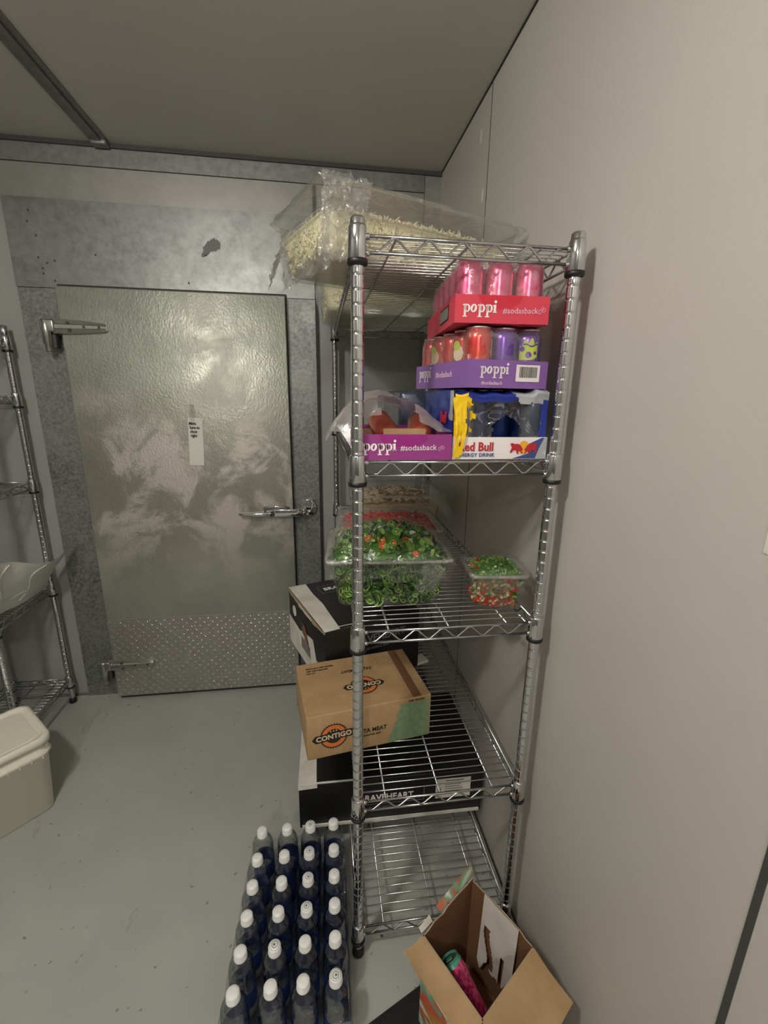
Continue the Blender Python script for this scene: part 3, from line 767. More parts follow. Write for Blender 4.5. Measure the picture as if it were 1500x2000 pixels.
def chunk(b, c_, s_, m_):
    M0 = Matrix.Rotation(random.random()*6.3, 4, Vector((random.random(), random.random(), random.random()+.1)).normalized())
    M0.translation = Vector(c_); old = b.X; b.X = M0 if old is None else old @ M0; b.cur = m_
    sx, sy, sz = s_*random.uniform(.6, 1.2), s_*random.uniform(.35, .7), s_*random.uniform(.2, .4)
    b.stack([[(-sx, -sy, -sz), (sx*.8, -sy, -sz), (sx, sy, -sz), (-sx*.7, sy, -sz)], [(-sx*.8, -sy*.9, sz), (sx*.7, -sy*.8, sz), (sx*.9, sy*.9, sz), (-sx*.6, sy*.8, sz)]], True, True, False); b.X = old
def heap(b, hx, hy, z0, hz, mi=0):
    b.cur = mi
    def f(u, v):
        x = -hx+2*hx*u; y = -hy+2*hy*v; k = (1-abs(2*u-1)**3)*(1-abs(2*v-1)**3)
        return (x, y, z0+hz*k*(1+.15*nz(x*40, y*40, 1)))
    b.grid(f, 14, 12)
def tub_thing(label, cat, loc, rz, bx, by, tx, ty, h, group='clear food tubs on the third shelf'):
    t = thing('food_tub', label, cat, loc, rz, group)
    b = MB(); shell(b, bx, by, tx, ty, h, .022); b.build('clear_tub', M['clear'], t)
    b = MB(); L = []
    for o, z in ((.000, h-.0062), (.0095, h-.0062), (.0095, h+.0006), (-.001, h+.0006)): L.append([(x, y, z) for x, y in b.loop_rr(-tx-o, -ty-o, tx+o, ty+o, .024)])
    b.stack(L+[L[0]], False, False); b.build('rim', M['clear_rim'], t)
    return t
def cover(t, tx, ty, h, hz, drop, mat, seed, nu=44, nv=40, name='cling_film'):
    b = MB()
    def f(u, v):
        U, V = 2*u-1, 2*v-1
        ex, ey = tx+.012, ty+.012
        m_ = max(abs(U), abs(V)); lim = .72
        if m_ <= lim:
            x, y = U/lim*ex, V/lim*ey; k = (1-abs(U/lim)**4)*(1-abs(V/lim)**4); z = h+.003+hz*k
        else:
            s_ = lim/m_; x, y = U*s_/lim*ex, V*s_/lim*ey; q = (m_-lim)/(1-lim)
            z = h+.003-drop*q*(1+.35*nz(u*6, v*6, seed)); inn = 1-.02*q-.05*q*q; x *= inn; y *= inn
        w_ = .0026*nz(x*70, y*70, z*50+seed)+.003*nz(x*25, y*25, z*20+seed)
        l = math.hypot(x, y)+1e-6
        return (x+w_*x/l*1.2, y+w_*y/l*1.2, z+w_*(1.4 if m_ <= lim else .5))
    b.grid(f, nu, nv); return b.build(name, mat, t)
SH3 = S[2]+.0035
random.seed(5)
# green pepper tub
t1 = tub_thing('large clear tub heaped with sliced green jalapeno peppers at the front of the third shelf', 'food tub', (.097, .228, SH3), R(-4), .128, .112, .150, .130, .130)
b = MB(); b.cur = 0
L = []
for o, z in ((.014, .006), (.013, .015), (-.006, .124)): L.append([(x, y, z) for x, y in b.loop_rr(-.128+o, -.112+o, .128-o, .112-o, .02)])
b.cur = 3
b.stack(L); heap(b, .138, .118, .120, .052, 0)
for k in range(300):                         # against the walls
    side = random.random(); z = random.uniform(.012, .122); g = z/.13; hx, hy = .128+.022*g-.0045, .112+.018*g-.0045
    if side < .62: c_ = (random.uniform(-hx+.012, hx-.012), -hy+.001, z); n_ = (random.uniform(-1.2, 1.2), -1, random.uniform(-1.2, 1.2))
    elif side < .82: c_ = (-hx+.001, random.uniform(-hy+.012, hy-.012), z); n_ = (-1, random.uniform(-.4, .4), random.uniform(-.4, .4))
    else: c_ = (hx-.001, random.uniform(-hy+.012, hy-.012), z); n_ = (1, random.uniform(-.4, .4), random.uniform(-.4, .4))
    c_ = Vector(c_)-Vector(n_).normalized()*.003
    if random.random() < .35: chunk(b, c_, random.uniform(.009, .014), random.choice((3, 0, 0))); continue
    pepper_slice(b, c_, n_, random.uniform(.010, .0145), .0025, random.choice((0, 3, 3)), 1, 2)
for k in range(360):
    u, v = random.uniform(-.93, .93), random.uniform(-.93, .93); kk = (1-abs(u)**3)*(1-abs(v)**3)
    c_ = (u*.138, v*.118, .122+.052*kk+random.uniform(0, .006))
    q = random.random()
    if q < .5: pepper_slice(b, c_, (random.uniform(-1, 1), random.uniform(-1, .6), random.uniform(.2, 1)), random.uniform(.007, .012), .003, random.choice((0, 3)), 1, 2)
    elif q < .93: chunk(b, c_, random.uniform(.006, .014), random.choice((0, 3, 1, 1, 0)))
    else: pepper_slice(b, c_, (random.uniform(-.6, .6), random.uniform(-1, .2), 1), .0095, .003, 4, 5, 2)
pp = b.build('sliced_peppers', [M['pep_skin'], M['pep_flesh'], M['seed'], M['pep_dark'], M['pep_red'], M['pep_orange']], t1); pp['kind'] = 'stuff'
cover(t1, .150, .130, .130, .054, .055, M['film'], 2.)
b = MB()
def fold(u, v):
    a_ = u*3.0; x = .075+.055*math.cos(a_-1.6)*v**.5*.6+.012*v; z = .118-.085*u; return (x+.012*math.sin(u*7)+.016*v, -.142+.02*u+.004*math.sin(v*6), z+.012*v)
b.grid(fold, 18, 5); b.build('film_fold', M['film_crumple'], t1)
# red tomato tub
t2 = tub_thing('clear tub of diced red tomato directly behind the big green pepper tub', 'food tub', (.150, .545, SH3), R(-3), .140, .108, .162, .128, .108)
b = MB(); L = []
for o, z in ((.008, .006), (.004, .015), (-.012, .098)): L.append([(x, y, z) for x, y in b.loop_rr(-.140+o, -.108+o, .140-o, .108-o, .02)])
b.stack(L); heap(b, .15, .116, .096, .020, 0)
for k in range(260): u, v = random.uniform(-.95, .95), random.uniform(-.95, .95); chunk(b, (u*.150, v*.116, .098+.020*(1-abs(u)**3)*(1-abs(v)**3)), random.uniform(.006, .011), random.choice((0, 0, 1)))
o = b.build('diced_tomato', [M['pep_red'], M['pep_orange']], t2); o['kind'] = 'stuff'
cover(t2, .162, .128, .108, .024, .04, M['film'], 5.)
# onion tub
t3 = tub_thing('clear tub of pale brown sliced onions farthest back on the third shelf', 'food tub', (.225, .885, SH3), R(-2), .150, .130, .175, .155, .150)
b = MB(); L = []
for o, z in ((.008, .006), (.004, .015), (-.012, .105)): L.append([(x, y, z) for x, y in b.loop_rr(-.15+o, -.13+o, .15-o, .13-o, .02)])
b.stack(L); heap(b, .16, .14, .103, .035, 0)
for k in range(240):
    u, v = random.uniform(-.93, .93), random.uniform(-.93, .93); z = .108+.035*(1-abs(u)**3)*(1-abs(v)**3)
    a_ = random.random()*6.3; b.cur = random.choice((0, 1)); rr = random.uniform(.014, .028); c_ = Vector((u*.145, v*.125, z))
    b.tube([c_+Vector((rr*math.cos(a_+q*.5), rr*math.sin(a_+q*.5), .006*math.sin(q*1.3))) for q in range(5)], [.001, .003, .0035, .003, .001], 5)
o = b.build('sliced_onions', [M['onion'], M['onion_brown']], t3); o['kind'] = 'stuff'
cover(t3, .175, .155, .150, .012, .05, M['film'], 7.)
# small tub
t4 = tub_thing('small clear tub of diced green and red peppers at the right of the third shelf', 'food tub', (.361, .113, SH3), R(-6), .052, .046, .067, .061, .098)
b = MB(); L = []
for o, z in ((.009, .005), (.008, .010), (-.005, .092)): L.append([(x, y, z) for x, y in b.loop_rr(-.052+o, -.046+o, .052-o, .046-o, .013)])
b.mat(3).stack(L); heap(b, .060, .054, .090, .024, 0)
for k in range(210):
    side = random.random(); z = random.uniform(.008, .092); g = z/.098; hx, hy = .052+.015*g-.002, .046+.015*g-.002
    if side < .6: c_ = (random.uniform(-hx+.006, hx-.006), -hy+.003, z)
    elif side < .85: c_ = (-hx+.003, random.uniform(-hy+.006, hy-.006), z)
    else: c_ = (hx-.003, random.uniform(-hy+.006, hy-.006), z)
    chunk(b, c_, random.uniform(.004, .0085), random.choice((2, 2, 2, 1, 4)) if z < .038 else random.choice((1, 4, 0, 3, 2)))
for k in range(260):
    u, v = random.uniform(-.95, .95), random.uniform(-.95, .95)
    chunk(b, (u*.060, v*.054, .093+.024*(1-abs(u)**3)*(1-abs(v)**3)), random.uniform(.003, .0065), random.choice((0, 1, 1, 0, 0, 2) if u < -.6 else (0, 1, 1, 0, 0)))
o = b.build('diced_peppers', [M['pep_skin'], M['pep_flesh'], M['pep_red'], M['onion_brown'], M['onion']], t4); o['kind'] = 'stuff'
cover(t4, .067, .061, .098, .026, .05, M['film'], 3., 26, 24)

# cheese trays on the top shelf
SH1 = S[0]+.0035
def cheese_tray(label, loc, rz, hx, hy, h, seed):
    random.seed(seed)
    t = thing('cheese_tray', label, 'food tray', loc, rz, 'clear trays of shredded cheese on the top shelf')
    b = MB(); b.tub(hx-.018, hy-.018, hx, hy, h, .0025, .035, .008); b.build('clear_tray', M['clear'], t)
    b = MB(); L = []
    for o, z in ((.010, .007), (.003, .020), (-.008, h*.64)): L.append([(x, y, z) for x, y in b.loop_rr(-hx+.020+o, -hy+.020+o, hx-.020-o, hy-.020-o, .03)])
    b.stack(L); heap(b, hx-.02, hy-.02, h*.64, .03, 0)
    for k in range(700):
        u, v = random.uniform(-.97, .97), random.uniform(-.97, .97); z = h*.65+.03*(1-abs(u)**3)*(1-abs(v)**3)
        c_ = Vector((u*(hx-.014), v*(hy-.014), z)); d = Vector((random.uniform(-1, 1), random.uniform(-1, 1), random.uniform(-.1, .9))).normalized()*random.uniform(.006, .014)
        b.tube([c_-d*.4, c_+d*.3, c_+d], [.0028, .0027, .0014], 4)
    for k in range(500):
        z = random.uniform(.01, h*.66); g = z/h; hx_, hy_ = hx-.022+.012*g, hy-.022+.012*g
        c_ = Vector((random.uniform(-hx_+.03, hx_-.03), -hy_, z)) if random.random() < .6 else Vector((-hx_, random.uniform(-hy_+.03, hy_-.03), z))
        d = Vector((random.uniform(-1, 1), random.uniform(-1, 1)*.15, random.uniform(-1, 1))).normalized()*.008
        if abs(c_.x+hx_) < .001: d = Vector((d.y, d.x, d.z))
        b.tube([c_-d, c_+d], .0018, 4)
    o = b.build('shredded_cheese', M['cheese'], t); o['kind'] = 'stuff'
    return t
rz = R(22.6); ux, uy = Vector((math.cos(rz), math.sin(rz), 0)), Vector((-math.sin(rz), math.cos(rz), 0))
HX, HY, TH = .280, .156, .135
c_ = Vector((-.060, .118, SH1))+ux*HX+uy*HY
ct = cheese_tray('large wrapped tray of shredded cheese hanging over the left front of the top shelf', c_, rz, HX, HY, TH, 11)
b = MB(); L = []
for o, z in ((0.001, TH*.60), (.0045, TH*.62), (.0045, TH*.635), (.001, TH*.65)):
    g = 1-z/TH; L.append([(x, y, z) for x, y in b.loop_rr(-HX+.018*g-o, -HY+.018*g-o, HX-.018*g+o, HY-.018*g+o, .035)])
b.stack(L, False, False); b.build('moulded_ledge', M['clear_rim'], ct)
cover(ct, HX, HY, TH, .010, .02, M['film'], 12., 40, 30)
b = MB()
def wf(u, v):                                    # crumpled wrap bunched over the left end
    x = -HX-.004+.060*(1-v)*(.3+.7*math.sin(PI*u)); y = -HY+.01+(2*HY-.02)*u; z = TH+.014-.175*v
    if v < .25: x += .05*(1-v/.25)
    n1 = nz(x*26, y*26, z*26); n2 = nz(x*60+5, y*60, z*60)
    return (x+.026*v-.004-.012*v*(1+n1)*abs(math.sin(u*9)) + .010*n2, y-.012*n1, z+.012*n2)
b.grid(wf, 46, 40); b.build('bunched_film', M['film_crumple'], ct)
b = MB()
def wf2(u, v):
    x = -HX-.004+.11*u+.008*nz(u*8, v*9, 2); z = TH+.006-.150*v; y = -HY-.014+.03*v-.010*abs(nz(u*12, v*9, 5))
    return (x-.02*v*u, y, z+.01*nz(u*10, v*10, 1))
b.grid(wf2, 26, 30); b.build('bunched_film', M['film_crumple'], ct)
b = MB()
def wf3(u, v):
    x = -HX-.006-.045*v*(1-.5*u)+.01*nz(u*9, v*9, 1); y = HY-.17+.15*u; z = .095-.075*v-.05*u+.012*nz(u*12, v*8, 4); return (x, y, z)
b.grid(wf3, 22, 22); b.build('film_tail', M['film_crumple'], ct)
ct2 = cheese_tray('second wrapped tray of shredded cheese at the back of the top shelf', (.190, .985, SH1), R(1), .255, .205, .135, 12)
cover(ct2, .255, .205, .135, .006, .10, M['film'], 14., 36, 30)

# ------------------------------------------------------------------ black meat boxes and tan box
def cardbox(b, w_, d_, h_, bev=.003): return b.rbox(0, 0, 0, w_, d_, h_, bev)
SH4 = S[3]+.0035; SH5 = S[4]+.0035
bz = math.atan2(.145, .394); 
ub = thing('meat_box', 'black cardboard box with white torn left end on the fourth shelf behind the tan box', 'box', (-.073, .430, SH4), R(20.5), 'black printed meat boxes')
BW, BD, BH = .375, .405, .240
b = MB(); cardbox(b, BW, BD, BH); b.build('carton', M['blackcard'], ub)
b = MB()                                       # white lid flap strip along the left top edge
b.poly([(-.001, -.001, BH+.0006), (.055, .0, BH+.0006), (.062, .10, BH+.0006), (.070, .20, BH+.0006), (.066, .30, BH+.0006), (.072, BD, BH+.0006), (-.001, BD, BH+.0006)])
b.poly([(-.001, 0, BH-.006), (.125, 0, BH+.0008), (.125, .012, BH+.0008), (-.001, .022, BH+.0008)])
b.poly([(-.0012, 0, .003), (-.0012, 0, .055), (-.0012, .045, .085), (-.0012, .09, .085), (-.0012, .12, .15), (-.0012, .20, .135), (-.0012, .27, .115), (-.0012, BD, .125), (-.0012, BD, .003)][::-1])
b.build('white_panel', M['whitecard'], ub)
b = MB(); pts = [(0, BH-.004)]
for k in range(19):
    y = BD*k/18; pts.append((y, BH-.010-.016*abs(nz(k*.7, 0, 2))-.012*math.sin(PI*k/18)))
q = [(-.0018, y, z) for y, z in pts]+[(-.0018, BD, BH-.002)]
b.poly(q[::-1]); b.mat(1)
for k in range(7): b.poly([(-.0026, .13+.02*k, BH-.022), (-.0026, .13+.02*k, BH-.012), (-.0026, .146+.02*k, BH-.010), (-.0026, .146+.02*k, BH-.021)][::-1])
b.build('torn_edge', [M['card_edge'], M['white']], ub)
b = MB(); b.tube([(-.0016, .33, .170), (-.0022, .33, .170)], .022, 16); b.build('round_sticker', M['white'], ub)
b = MB(); b.poly([(-.0022, .245, .125), (-.0022, .23, .165), (-.0022, .20, .160), (-.0022, .17, .115), (-.0022, .16, .075), (-.0022, .19, .10)][::-1]); b.build('hand_hole', M['card_in'], ub)
b = MB(); b.X = frame((-.0026, .25, .055), (0, -1, 0), (0, 0, 1)); random.seed(9); x = 0
while x < .10: ww = random.uniform(.002, .005); b.rect2d(x, 0, x+ww, .045+.01*random.random()); x += ww+random.uniform(.002, .004)
b.build('smudged_barcode', M['capring'], ub)
frt = frame((.10, .285, BH+.001), (1, 0, 0), (0, 1, 0))
b = MB(); b.X = frt
for r_ in ((0, 0, .26, .003), (0, .067, .26, .070), (0, 0, .003, .07), (.257, 0, .26, .07)): b.rect2d(*r_)
b.build('title_frame', M['capring'], ub)
text('title_lettering', 'BRAVEHEART', .036, M['printwhite'], ub, frt @ Matrix.Translation((.018, .022, .0002)), .0008, sx=.92)
text('small_lettering', 'BLACK ANGUS BEEF', .013, M['capring'], ub, frt @ Matrix.Translation((.055, -.020, .0002)))
text('title_lettering', 'BRAVEHEART', .040, M['capring'], ub, frame((.09, -.0012, .16), (1, 0, 0), (0, 0, 1)), .0006, sx=.92)
text('small_lettering', 'BLACK ANGUS BEEF', .013, M['capring'], ub, frame((.13, -.0012, .13), (1, 0, 0), (0, 0, 1)))
b = MB(); b.rbox(BW-.005, .0, .0, BW+.05, .05, .012, .003); b.build('end_flap', M['whitecard'], ub)
# lower box
LBH = .178
lb = thing('meat_box', 'wide black cardboard box on the bottom shelf, seen through the wire shelf above', 'box', (-.172, .318, SH5), R(-.8), 'black printed meat boxes')
b = MB(); cardbox(b, .640, .42, LBH); b.build('carton', M['blackcard'], lb)
b = MB(); b.poly([(-.001, -.001, LBH+.0006), (.060, -.001, LBH+.0006), (.058, .12, LBH+.0006), (.064, .25, LBH+.0006), (.058, .42, LBH+.0006), (-.001, .42, LBH+.0006)])
b.poly([(-.001, -.0012, LBH-.018), (.062, -.0012, LBH-.014), (.062, -.0012, LBH+.0006), (-.001, -.0012, LBH+.0006)])
b.poly([(.06, .0, LBH+.0006), (.22, .0, LBH+.0006), (.22, .008, LBH+.0006), (.06, .008, LBH+.0006)])
b.poly([(-.0012, 0, .05), (-.0012, 0, LBH), (-.0012, .42, LBH), (-.0012, .42, .05), (-.0012, .2, .09)][::-1] if 0 else [(-.0012, .42, LBH), (-.0012, .0, LBH), (-.0012, .0, LBH-.015), (-.0012, .42, LBH-.02)][::-1])
b.build('white_panel', M['whitecard'], lb)
b = MB(); b.box(.008, -.006, .004, .630, -.001, .014); b.build('base_lip', M['whitecard'], lb)
frl = frame((.190, -.0012, .072), (1, 0, 0), (0, 0, 1))
b = MB(); b.X = frl
for r_ in ((0, 0, .24, .0025), (0, .0575, .24, .060), (.2375, 0, .24, .06), (0, 0, .0025, .06)): b.rect2d(*r_)
b.build('title_frame', M['capring'], lb)
text('title_lettering', 'BRAVEHEART', .033, M['printwhite'], lb, frl @ Matrix.Translation((.014, .017, .0002)), .0008, sx=.94)
text('small_lettering', 'BLACK ANGUS BEEF', .014, M['capring'], lb, frl @ Matrix.Translation((.045, -.020, .0002)))
b = MB(); b.X = frame((.470, -.0016, .070), (1, 0, 0), (0, 0, 1)); b.rect2d(0, 0, .125, .082); b.mat(1); random.seed(4)
b.rect2d(.035, .070, .100, .075, .0002)
for k in range(5): b.rect2d(.032, .055-.0095*k, .032+random.uniform(.05, .085), .0585-.0095*k, .0002)
b.rect2d(.008, .02, .012, .045, .0002); b.rect2d(.016, .02, .019, .045, .0002)
b.build('shipping_label', [M['whitecard'], M['capring']], lb)
# tan box
tz = R(9.2)
tb = thing('meat_carton', 'tan cardboard carton with orange gear emblems jutting off the fourth shelf', 'box', (-.130, .147, SH4), tz)
TW, TD, THh = .372, .258, .142
b = MB(); cardbox(b, TW, TD, THh, .003); b.build('carton', M['card'], tb)
def gear(fr, s_, parent, word):
    b = MB(); b.X = fr
    n = 32; o = []
    for k in range(n*2):
        a_ = PI*k/n; rr = s_*(1.0 if k % 2 else .91); o.append((rr*math.cos(a_), rr*math.sin(a_), 0))
    b.poly(o); b.mat(1); b.ring2d(0, 0, s_*.86, s_*.86, s_*.56, s_*.56, .0002, 32); b.mat(0)
    b.poly([(-1.5*s_, 0, .0004), (-1.25*s_, -.30*s_, .0004), (1.25*s_, -.30*s_, .0004), (1.5*s_, 0, .0004), (1.25*s_, .30*s_, .0004), (-1.25*s_, .30*s_, .0004)])
    for q in (-1, 0, 1): b.mat(2).poly([(q*.2*s_-.05*s_, .36*s_, .0004), (q*.2*s_+.05*s_, .36*s_, .0004), (q*.2*s_, .52*s_, .0004)])
    b.build('gear_emblem', [M['brownink'], M['orange'], M['cream']], parent)
    text('emblem_lettering', word, s_*.52, M['cream'], parent, fr @ Matrix.Translation((0, -.17*s_, .0007)), s_*.014, 'CENTER', sx=1.0)
gear(frame((.076, -.0008, .067), (1, 0, 0), (0, 0, 1)) @ Matrix.Rotation(R(3), 4, 'Z'), .042, tb, 'CONTIGO')
gear(frame((.190, .098, THh+.0006), (-1, 0, 0), (0, -1, 0)) @ Matrix.Rotation(R(0), 4, 'Z'), .044, tb, 'CONTIGO')
text('product_lettering', 'FAJITA MEAT', .019, M['brownink'], tb, frame((.132, -.0008, .055), (1, 0, 0), (0, 0, 1)), .0004, sx=.93)
text('small_lettering', 'SEASONED BEEF', .007, M['brownink'], tb, frame((.160, -.0008, .043), (1, 0, 0), (0, 0, 1)), .0001, sx=1.1)
text('product_lettering', 'FAJITA MEAT', .019, M['brownink'], tb, frame((.235, .186, THh+.0006), (-1, 0, 0), (0, -1, 0)), .0003, sx=.93)
for k, s_ in enumerate(('PERISHABLE KEEP FROZEN', 'KEEP REFRIGERATED', 'NET WT')):
    text('small_lettering', s_, .0085, M['brownink'], tb, frame((.028, .222-.013*k, THh+.0006), (1, 0, 0), (0, 1, 0)), .0002, sx=.9)
b = MB(); b.X = frame((.262, .185, THh+.0006), (1, 0, 0), (0, 1, 0))
for r_ in ((0, 0, .055, .0012), (0, .044, .055, .0452), (0, 0, .0012, .045), (.0538, 0, .055, .045)): b.rect2d(*r_)
b.ring2d(.028, .024, .018, .012, .0165, .0105, 0, 18); b.build('stamp_print', M['card_in'], tb)
b = MB(); b.rbox(.315, .002, THh-.001, .342, TD-.002, THh+.0008, .0008) ; b.build('tape_strip', M['card_in'], tb)
b = MB(); b.poly([(.238, -.0006, .004), (.366, -.0006, .004), (.366, -.0006, .126), (.272, -.0006, .126), (.276, -.0006, .110), (.262, -.0006, .095), (.268, -.0006, .080), (.256, -.0006, .060), (.250, -.0006, .035), (.242, -.0006, .020)])
b.build('green_print', M['green_tape'], tb)
text('small_lettering', 'KEEP FROZEN', .0085, M['brownink'], tb, frame((.300, -.0010, .130), (1, 0, 0), (0, 0, 1)), .0002, sx=.95)

# ------------------------------------------------------------------ water bottles
def bottle(label, loc, group):
    t = thing('water_bottle', label, 'bottle', loc, 0, group)
    r = .0325
    b = MB(); b.lathe([(r*.7, 0), (r*.95, .004), (r, .012), (r*.97, .030), (r, .050), (r*.97, .062), (r, .075), (r, .122), (r*.94, .126), (r, .131), (r*.94, .136), (r, .141), (r*.94, .146), (r*.985, .151), (r*.94, .156), (r*.95, .160), (r*.83, .170), (r*.66, .178), (r*.48, .1835), (.0135, .187), (.0130, .190), (.0130, .196)], n=18, cap1=False)
    b.build('bottle_body', M['pet'], t)
    b = MB(); b.lathe([(r+.0006, .045), (r+.0006, .100)], n=18, cap0=False, cap1=False); b.build('bottle_label', M['bluelabel'], t)
    b = MB(); pr = [(.0150, .190)]
    b.lathe([(.0160, .187), (.0165, .188), (.0165, .191), (.0158, .192), (.0156, .2055), (.0138, .2085), (.006, .2095)], n=18)
    b.build('cap', M['capwhite'], t)
    return t
GB = 'case of water bottles on the floor'
xs = [-.302, -.218, -.143, -.067]
xf = [-.283, -.206, -.133, -.060]
ys = [-.163, -.084, -.006, .071, .147, .233]
rn = ['nearest row', 'second nearest row', 'third row from the front', 'fourth row from the front', 'second farthest row', 'farthest row']
cn = ['leftmost', 'second from left', 'third from left', 'rightmost']
ringed = {(3, 0), (1, 1), (2, 2), (2, 3), (2, 4), (2, 5)}
pb = None
for j, y in enumerate(ys):
    for i in range(4):
        x = xs[i]+(xf[i]-xs[i])*j/5
        lab = 'clear water bottle, white cap, %s of the %s' % (cn[i], rn[j])
        if (i, j) in ringed: lab = 'water bottle with swirl marked cap, %s of the %s' % (cn[i], rn[j])
        if pb is None: pb = bottle(lab, (x, y, .006), GB); o = pb
        else: o = dup(pb, (x, y, .006), random.random()*6, lab)
        if (i, j) in ringed:
            b = MB(); b.ring2d(0, 0, .0122, .0122, .0106, .0106, .2088, 20); b.ring2d(.001, 0, .0078, .0078, .0064, .0064, .2098, 18); b.disc2d(.001, .001, .003, .003, .2101, 10)
            b.build('cap_print', M['capring'], o)
pack = thing('bottle_pack_tray', 'thin grey base and clear shrink film around the water bottles', 'tray', (0, 0, 0))
b = MB(); b.poly([(-.345, -.205, .0), (-.03, -.205, .0), (-.024, .27, 0), (-.318, .27, 0)]); b2 = MB()
L = [[(-.340, -.203, z), (-.030, -.203, z), (-.024, .268, z), (-.318, .268, z)] for z in (.0, .0055)]
b2.stack(L, True, True, False); b2.build('base_sheet', M['base_grey'], pack)
b = MB()
for z0, z1 in ((.006, .128),):
    P = [(-.340, -.205), (-.029, -.205), (-.023, .270), (-.320, .270)]
    def pf(u, v):
        k = u*4; i = min(3, int(k)); t_ = k-i; A_, B_ = P[i], P[(i+1) % 4]
        x, y = A_[0]+(B_[0]-A_[0])*t_, A_[1]+(B_[1]-A_[1])*t_; n_ = .003*nz(x*40, y*40, v*4)
        return (x+n_, y+n_, z0+(z1-z0)*v+.010*nz(x*12, y*12, 3)*v)
    b.grid(pf, 64, 6)
b.build('shrink_film', M['film_thin'], pack)

# ------------------------------------------------------------------ opened carton, can, bits
BZ = .300
Lc, Fc, Rc, Bc = Vector((.140, -.164, 0)), Vector((.228, -.328, 0)), Vector((.392, -.222, 0)), Vector((.298, -.060, 0))
cx_ = (Lc+Fc+Rc+Bc)/4
bx = thing('opened_carton', 'tall opened cardboard drink carton with spread flaps standing on the floor at the right', 'box', cx_)
def loc_(v, z): return Vector((v.x-cx_.x, v.y-cx_.y, z))
def panel(b, A_, B_, z0, z1, th=.003, nn=1, tops=None):
    """thin wall from A_ to B_, printed outside, brown inside"""
    d = (B_-A_).normalized(); n_ = Vector((d.y, -d.x, 0))
    tops = tops or [(0, z1), (1, z1)]
    for (t0, h0), (t1, h1) in zip(tops, tops[1:]):
        p0, p1 = A_+(B_-A_)*t0, A_+(B_-A_)*t1
        o = [loc_(p0, z0), loc_(p1, z0), loc_(p1, h1), loc_(p0, h0)]; i_ = [p-n_*th for p in o]
        b.mat(0).poly(o); b.mat(1).poly(i_[::-1]); b.mat(2).poly([o[3], o[2], i_[2], i_[3]])
        b.poly([o[0], o[3], i_[3], i_[0]]); b.poly([o[1], i_[1], i_[2], o[2]]); b.poly([o[0], i_[0], i_[1], o[1]])
b = MB(); b.mat(1).box(-.1, -.1, .001, .1, .1, .003) if 0 else None
a = MT('carton print'); a.set(Roughness=.5)
a.col(a.ramp(a.noise(9, 3, .5, None, 1.), (.36, srgb(216, 214, 206)), (.42, srgb(190, 140, 60)), (.50, srgb(204, 80, 70)), (.56, srgb(110, 170, 130)), (.62, srgb(226, 222, 212))))
M['carton_print'] = a.m
b.mat(0)
panel(b, Lc, Fc, .001, BZ); panel(b, Fc, Rc, .001, BZ)
random.seed(2)
panel(b, Rc, Bc, .001, BZ, tops=[(0, BZ), (.12, BZ), (.2, BZ+.008), (.5, BZ+.010), (.8, BZ+.006), (1, BZ+.004)])
panel(b, Bc, Lc, .001, BZ, tops=[(0, BZ+.012), (.12, BZ+.01), (.3, BZ+.012), (.55, BZ+.010), (.62, BZ+.002), (.8, BZ+.008), (.9, BZ), (1, BZ)])
b.mat(1).poly([loc_(Lc, .003), loc_(Fc, .003), loc_(Rc, .003), loc_(Bc, .003)])
b.build('carton_walls', [M['carton_print'], M['card_in'], M['card_edge']], bx)
def flap(A_, B_, out, dz, sh=.0, name='flap', mat=None, z=BZ, inset=(.0, .0), th=.003):
    d = (B_-A_); dn = d.normalized(); n_ = Vector((dn.y, -dn.x, 0))
    b = MB(); N = 8
    def f(u, v):
        p = A_+d*(inset[0]*v+u*(1-(inset[0]+inset[1])*v)); q = loc_(p, z)+n_*out*v+Vector((0, 0, dz*v-.006*math.sin(PI*v)+.003*nz(u*6, v*4, 3)))
        return q+dn*sh*v
    b.mat(0).grid(f, N, 5); b.mat(1).grid(lambda u, v: f(1-u, v)-Vector((0, 0, th)), N, 5)
    return b.build(name, [mat or M['card'], M['carton_print']], bx)
flap(Lc, Fc, .052, -.012, 0, inset=(-.05, .0))
flap(Fc, Rc, .100, -.040, 0, inset=(.0, .0))
b = MB()                      # white liner hanging inside the far right wall, with a torn slot
dRB = (Bc-Rc); nn = Vector((dRB.y, -dRB.x, 0)).normalized()
b.grid(lambda u, v: loc_(Rc+dRB*(.20+.55*u), .07+(BZ-.055-.0)*v)-nn*(.008+.01*(1-v)), 48, 48, lambda u, v: (None if (.62 < u+.10*math.sin(v*8) < .80 and .15 < v < .62) or (.25 < u < .36 and .05 < v < .45) or v < .12+.2*nz(u*5, 0, 3) else 0))
b.build('white_liner', M['whitecard'], bx)
b = MB()                      # torn printed strip standing on the far left wall
dBL = (Lc-Bc); nb = Vector((dBL.y, -dBL.x, 0)).normalized()
b.grid(lambda u, v: loc_(Bc+dBL*(-.06+.72*u), BZ+.008+(.026*(1-.7*u)+.004*nz(u*14, 0, 1))*v)+nb*(.004+.012*v), 24, 3)
b.mat(1).grid(lambda u, v: loc_(Bc+dBL*(.80+.20*u), BZ+.002+.012*v*(1-u*.4))+nb*(.004+.010*v), 6, 2)
b.build('torn_strip', [M['carton_print'], M['whitecard']], bx)
cn_ = can('soda_can', 'shiny magenta can with a teal rim leaning inside the opened carton', 'can', M['can_pinkdot'], (0, 0, 0), 0, None, .030, .150, M['teal'])
ax = (Vector((-.055, .075, .085))).normalized(); zq = Vector((0, 0, 1)).rotation_difference(ax)
cn_.rotation_mode = 'QUATERNION'; cn_.rotation_quaternion = zq; cn_.location = cx_+Vector((.012, -.050, .090))
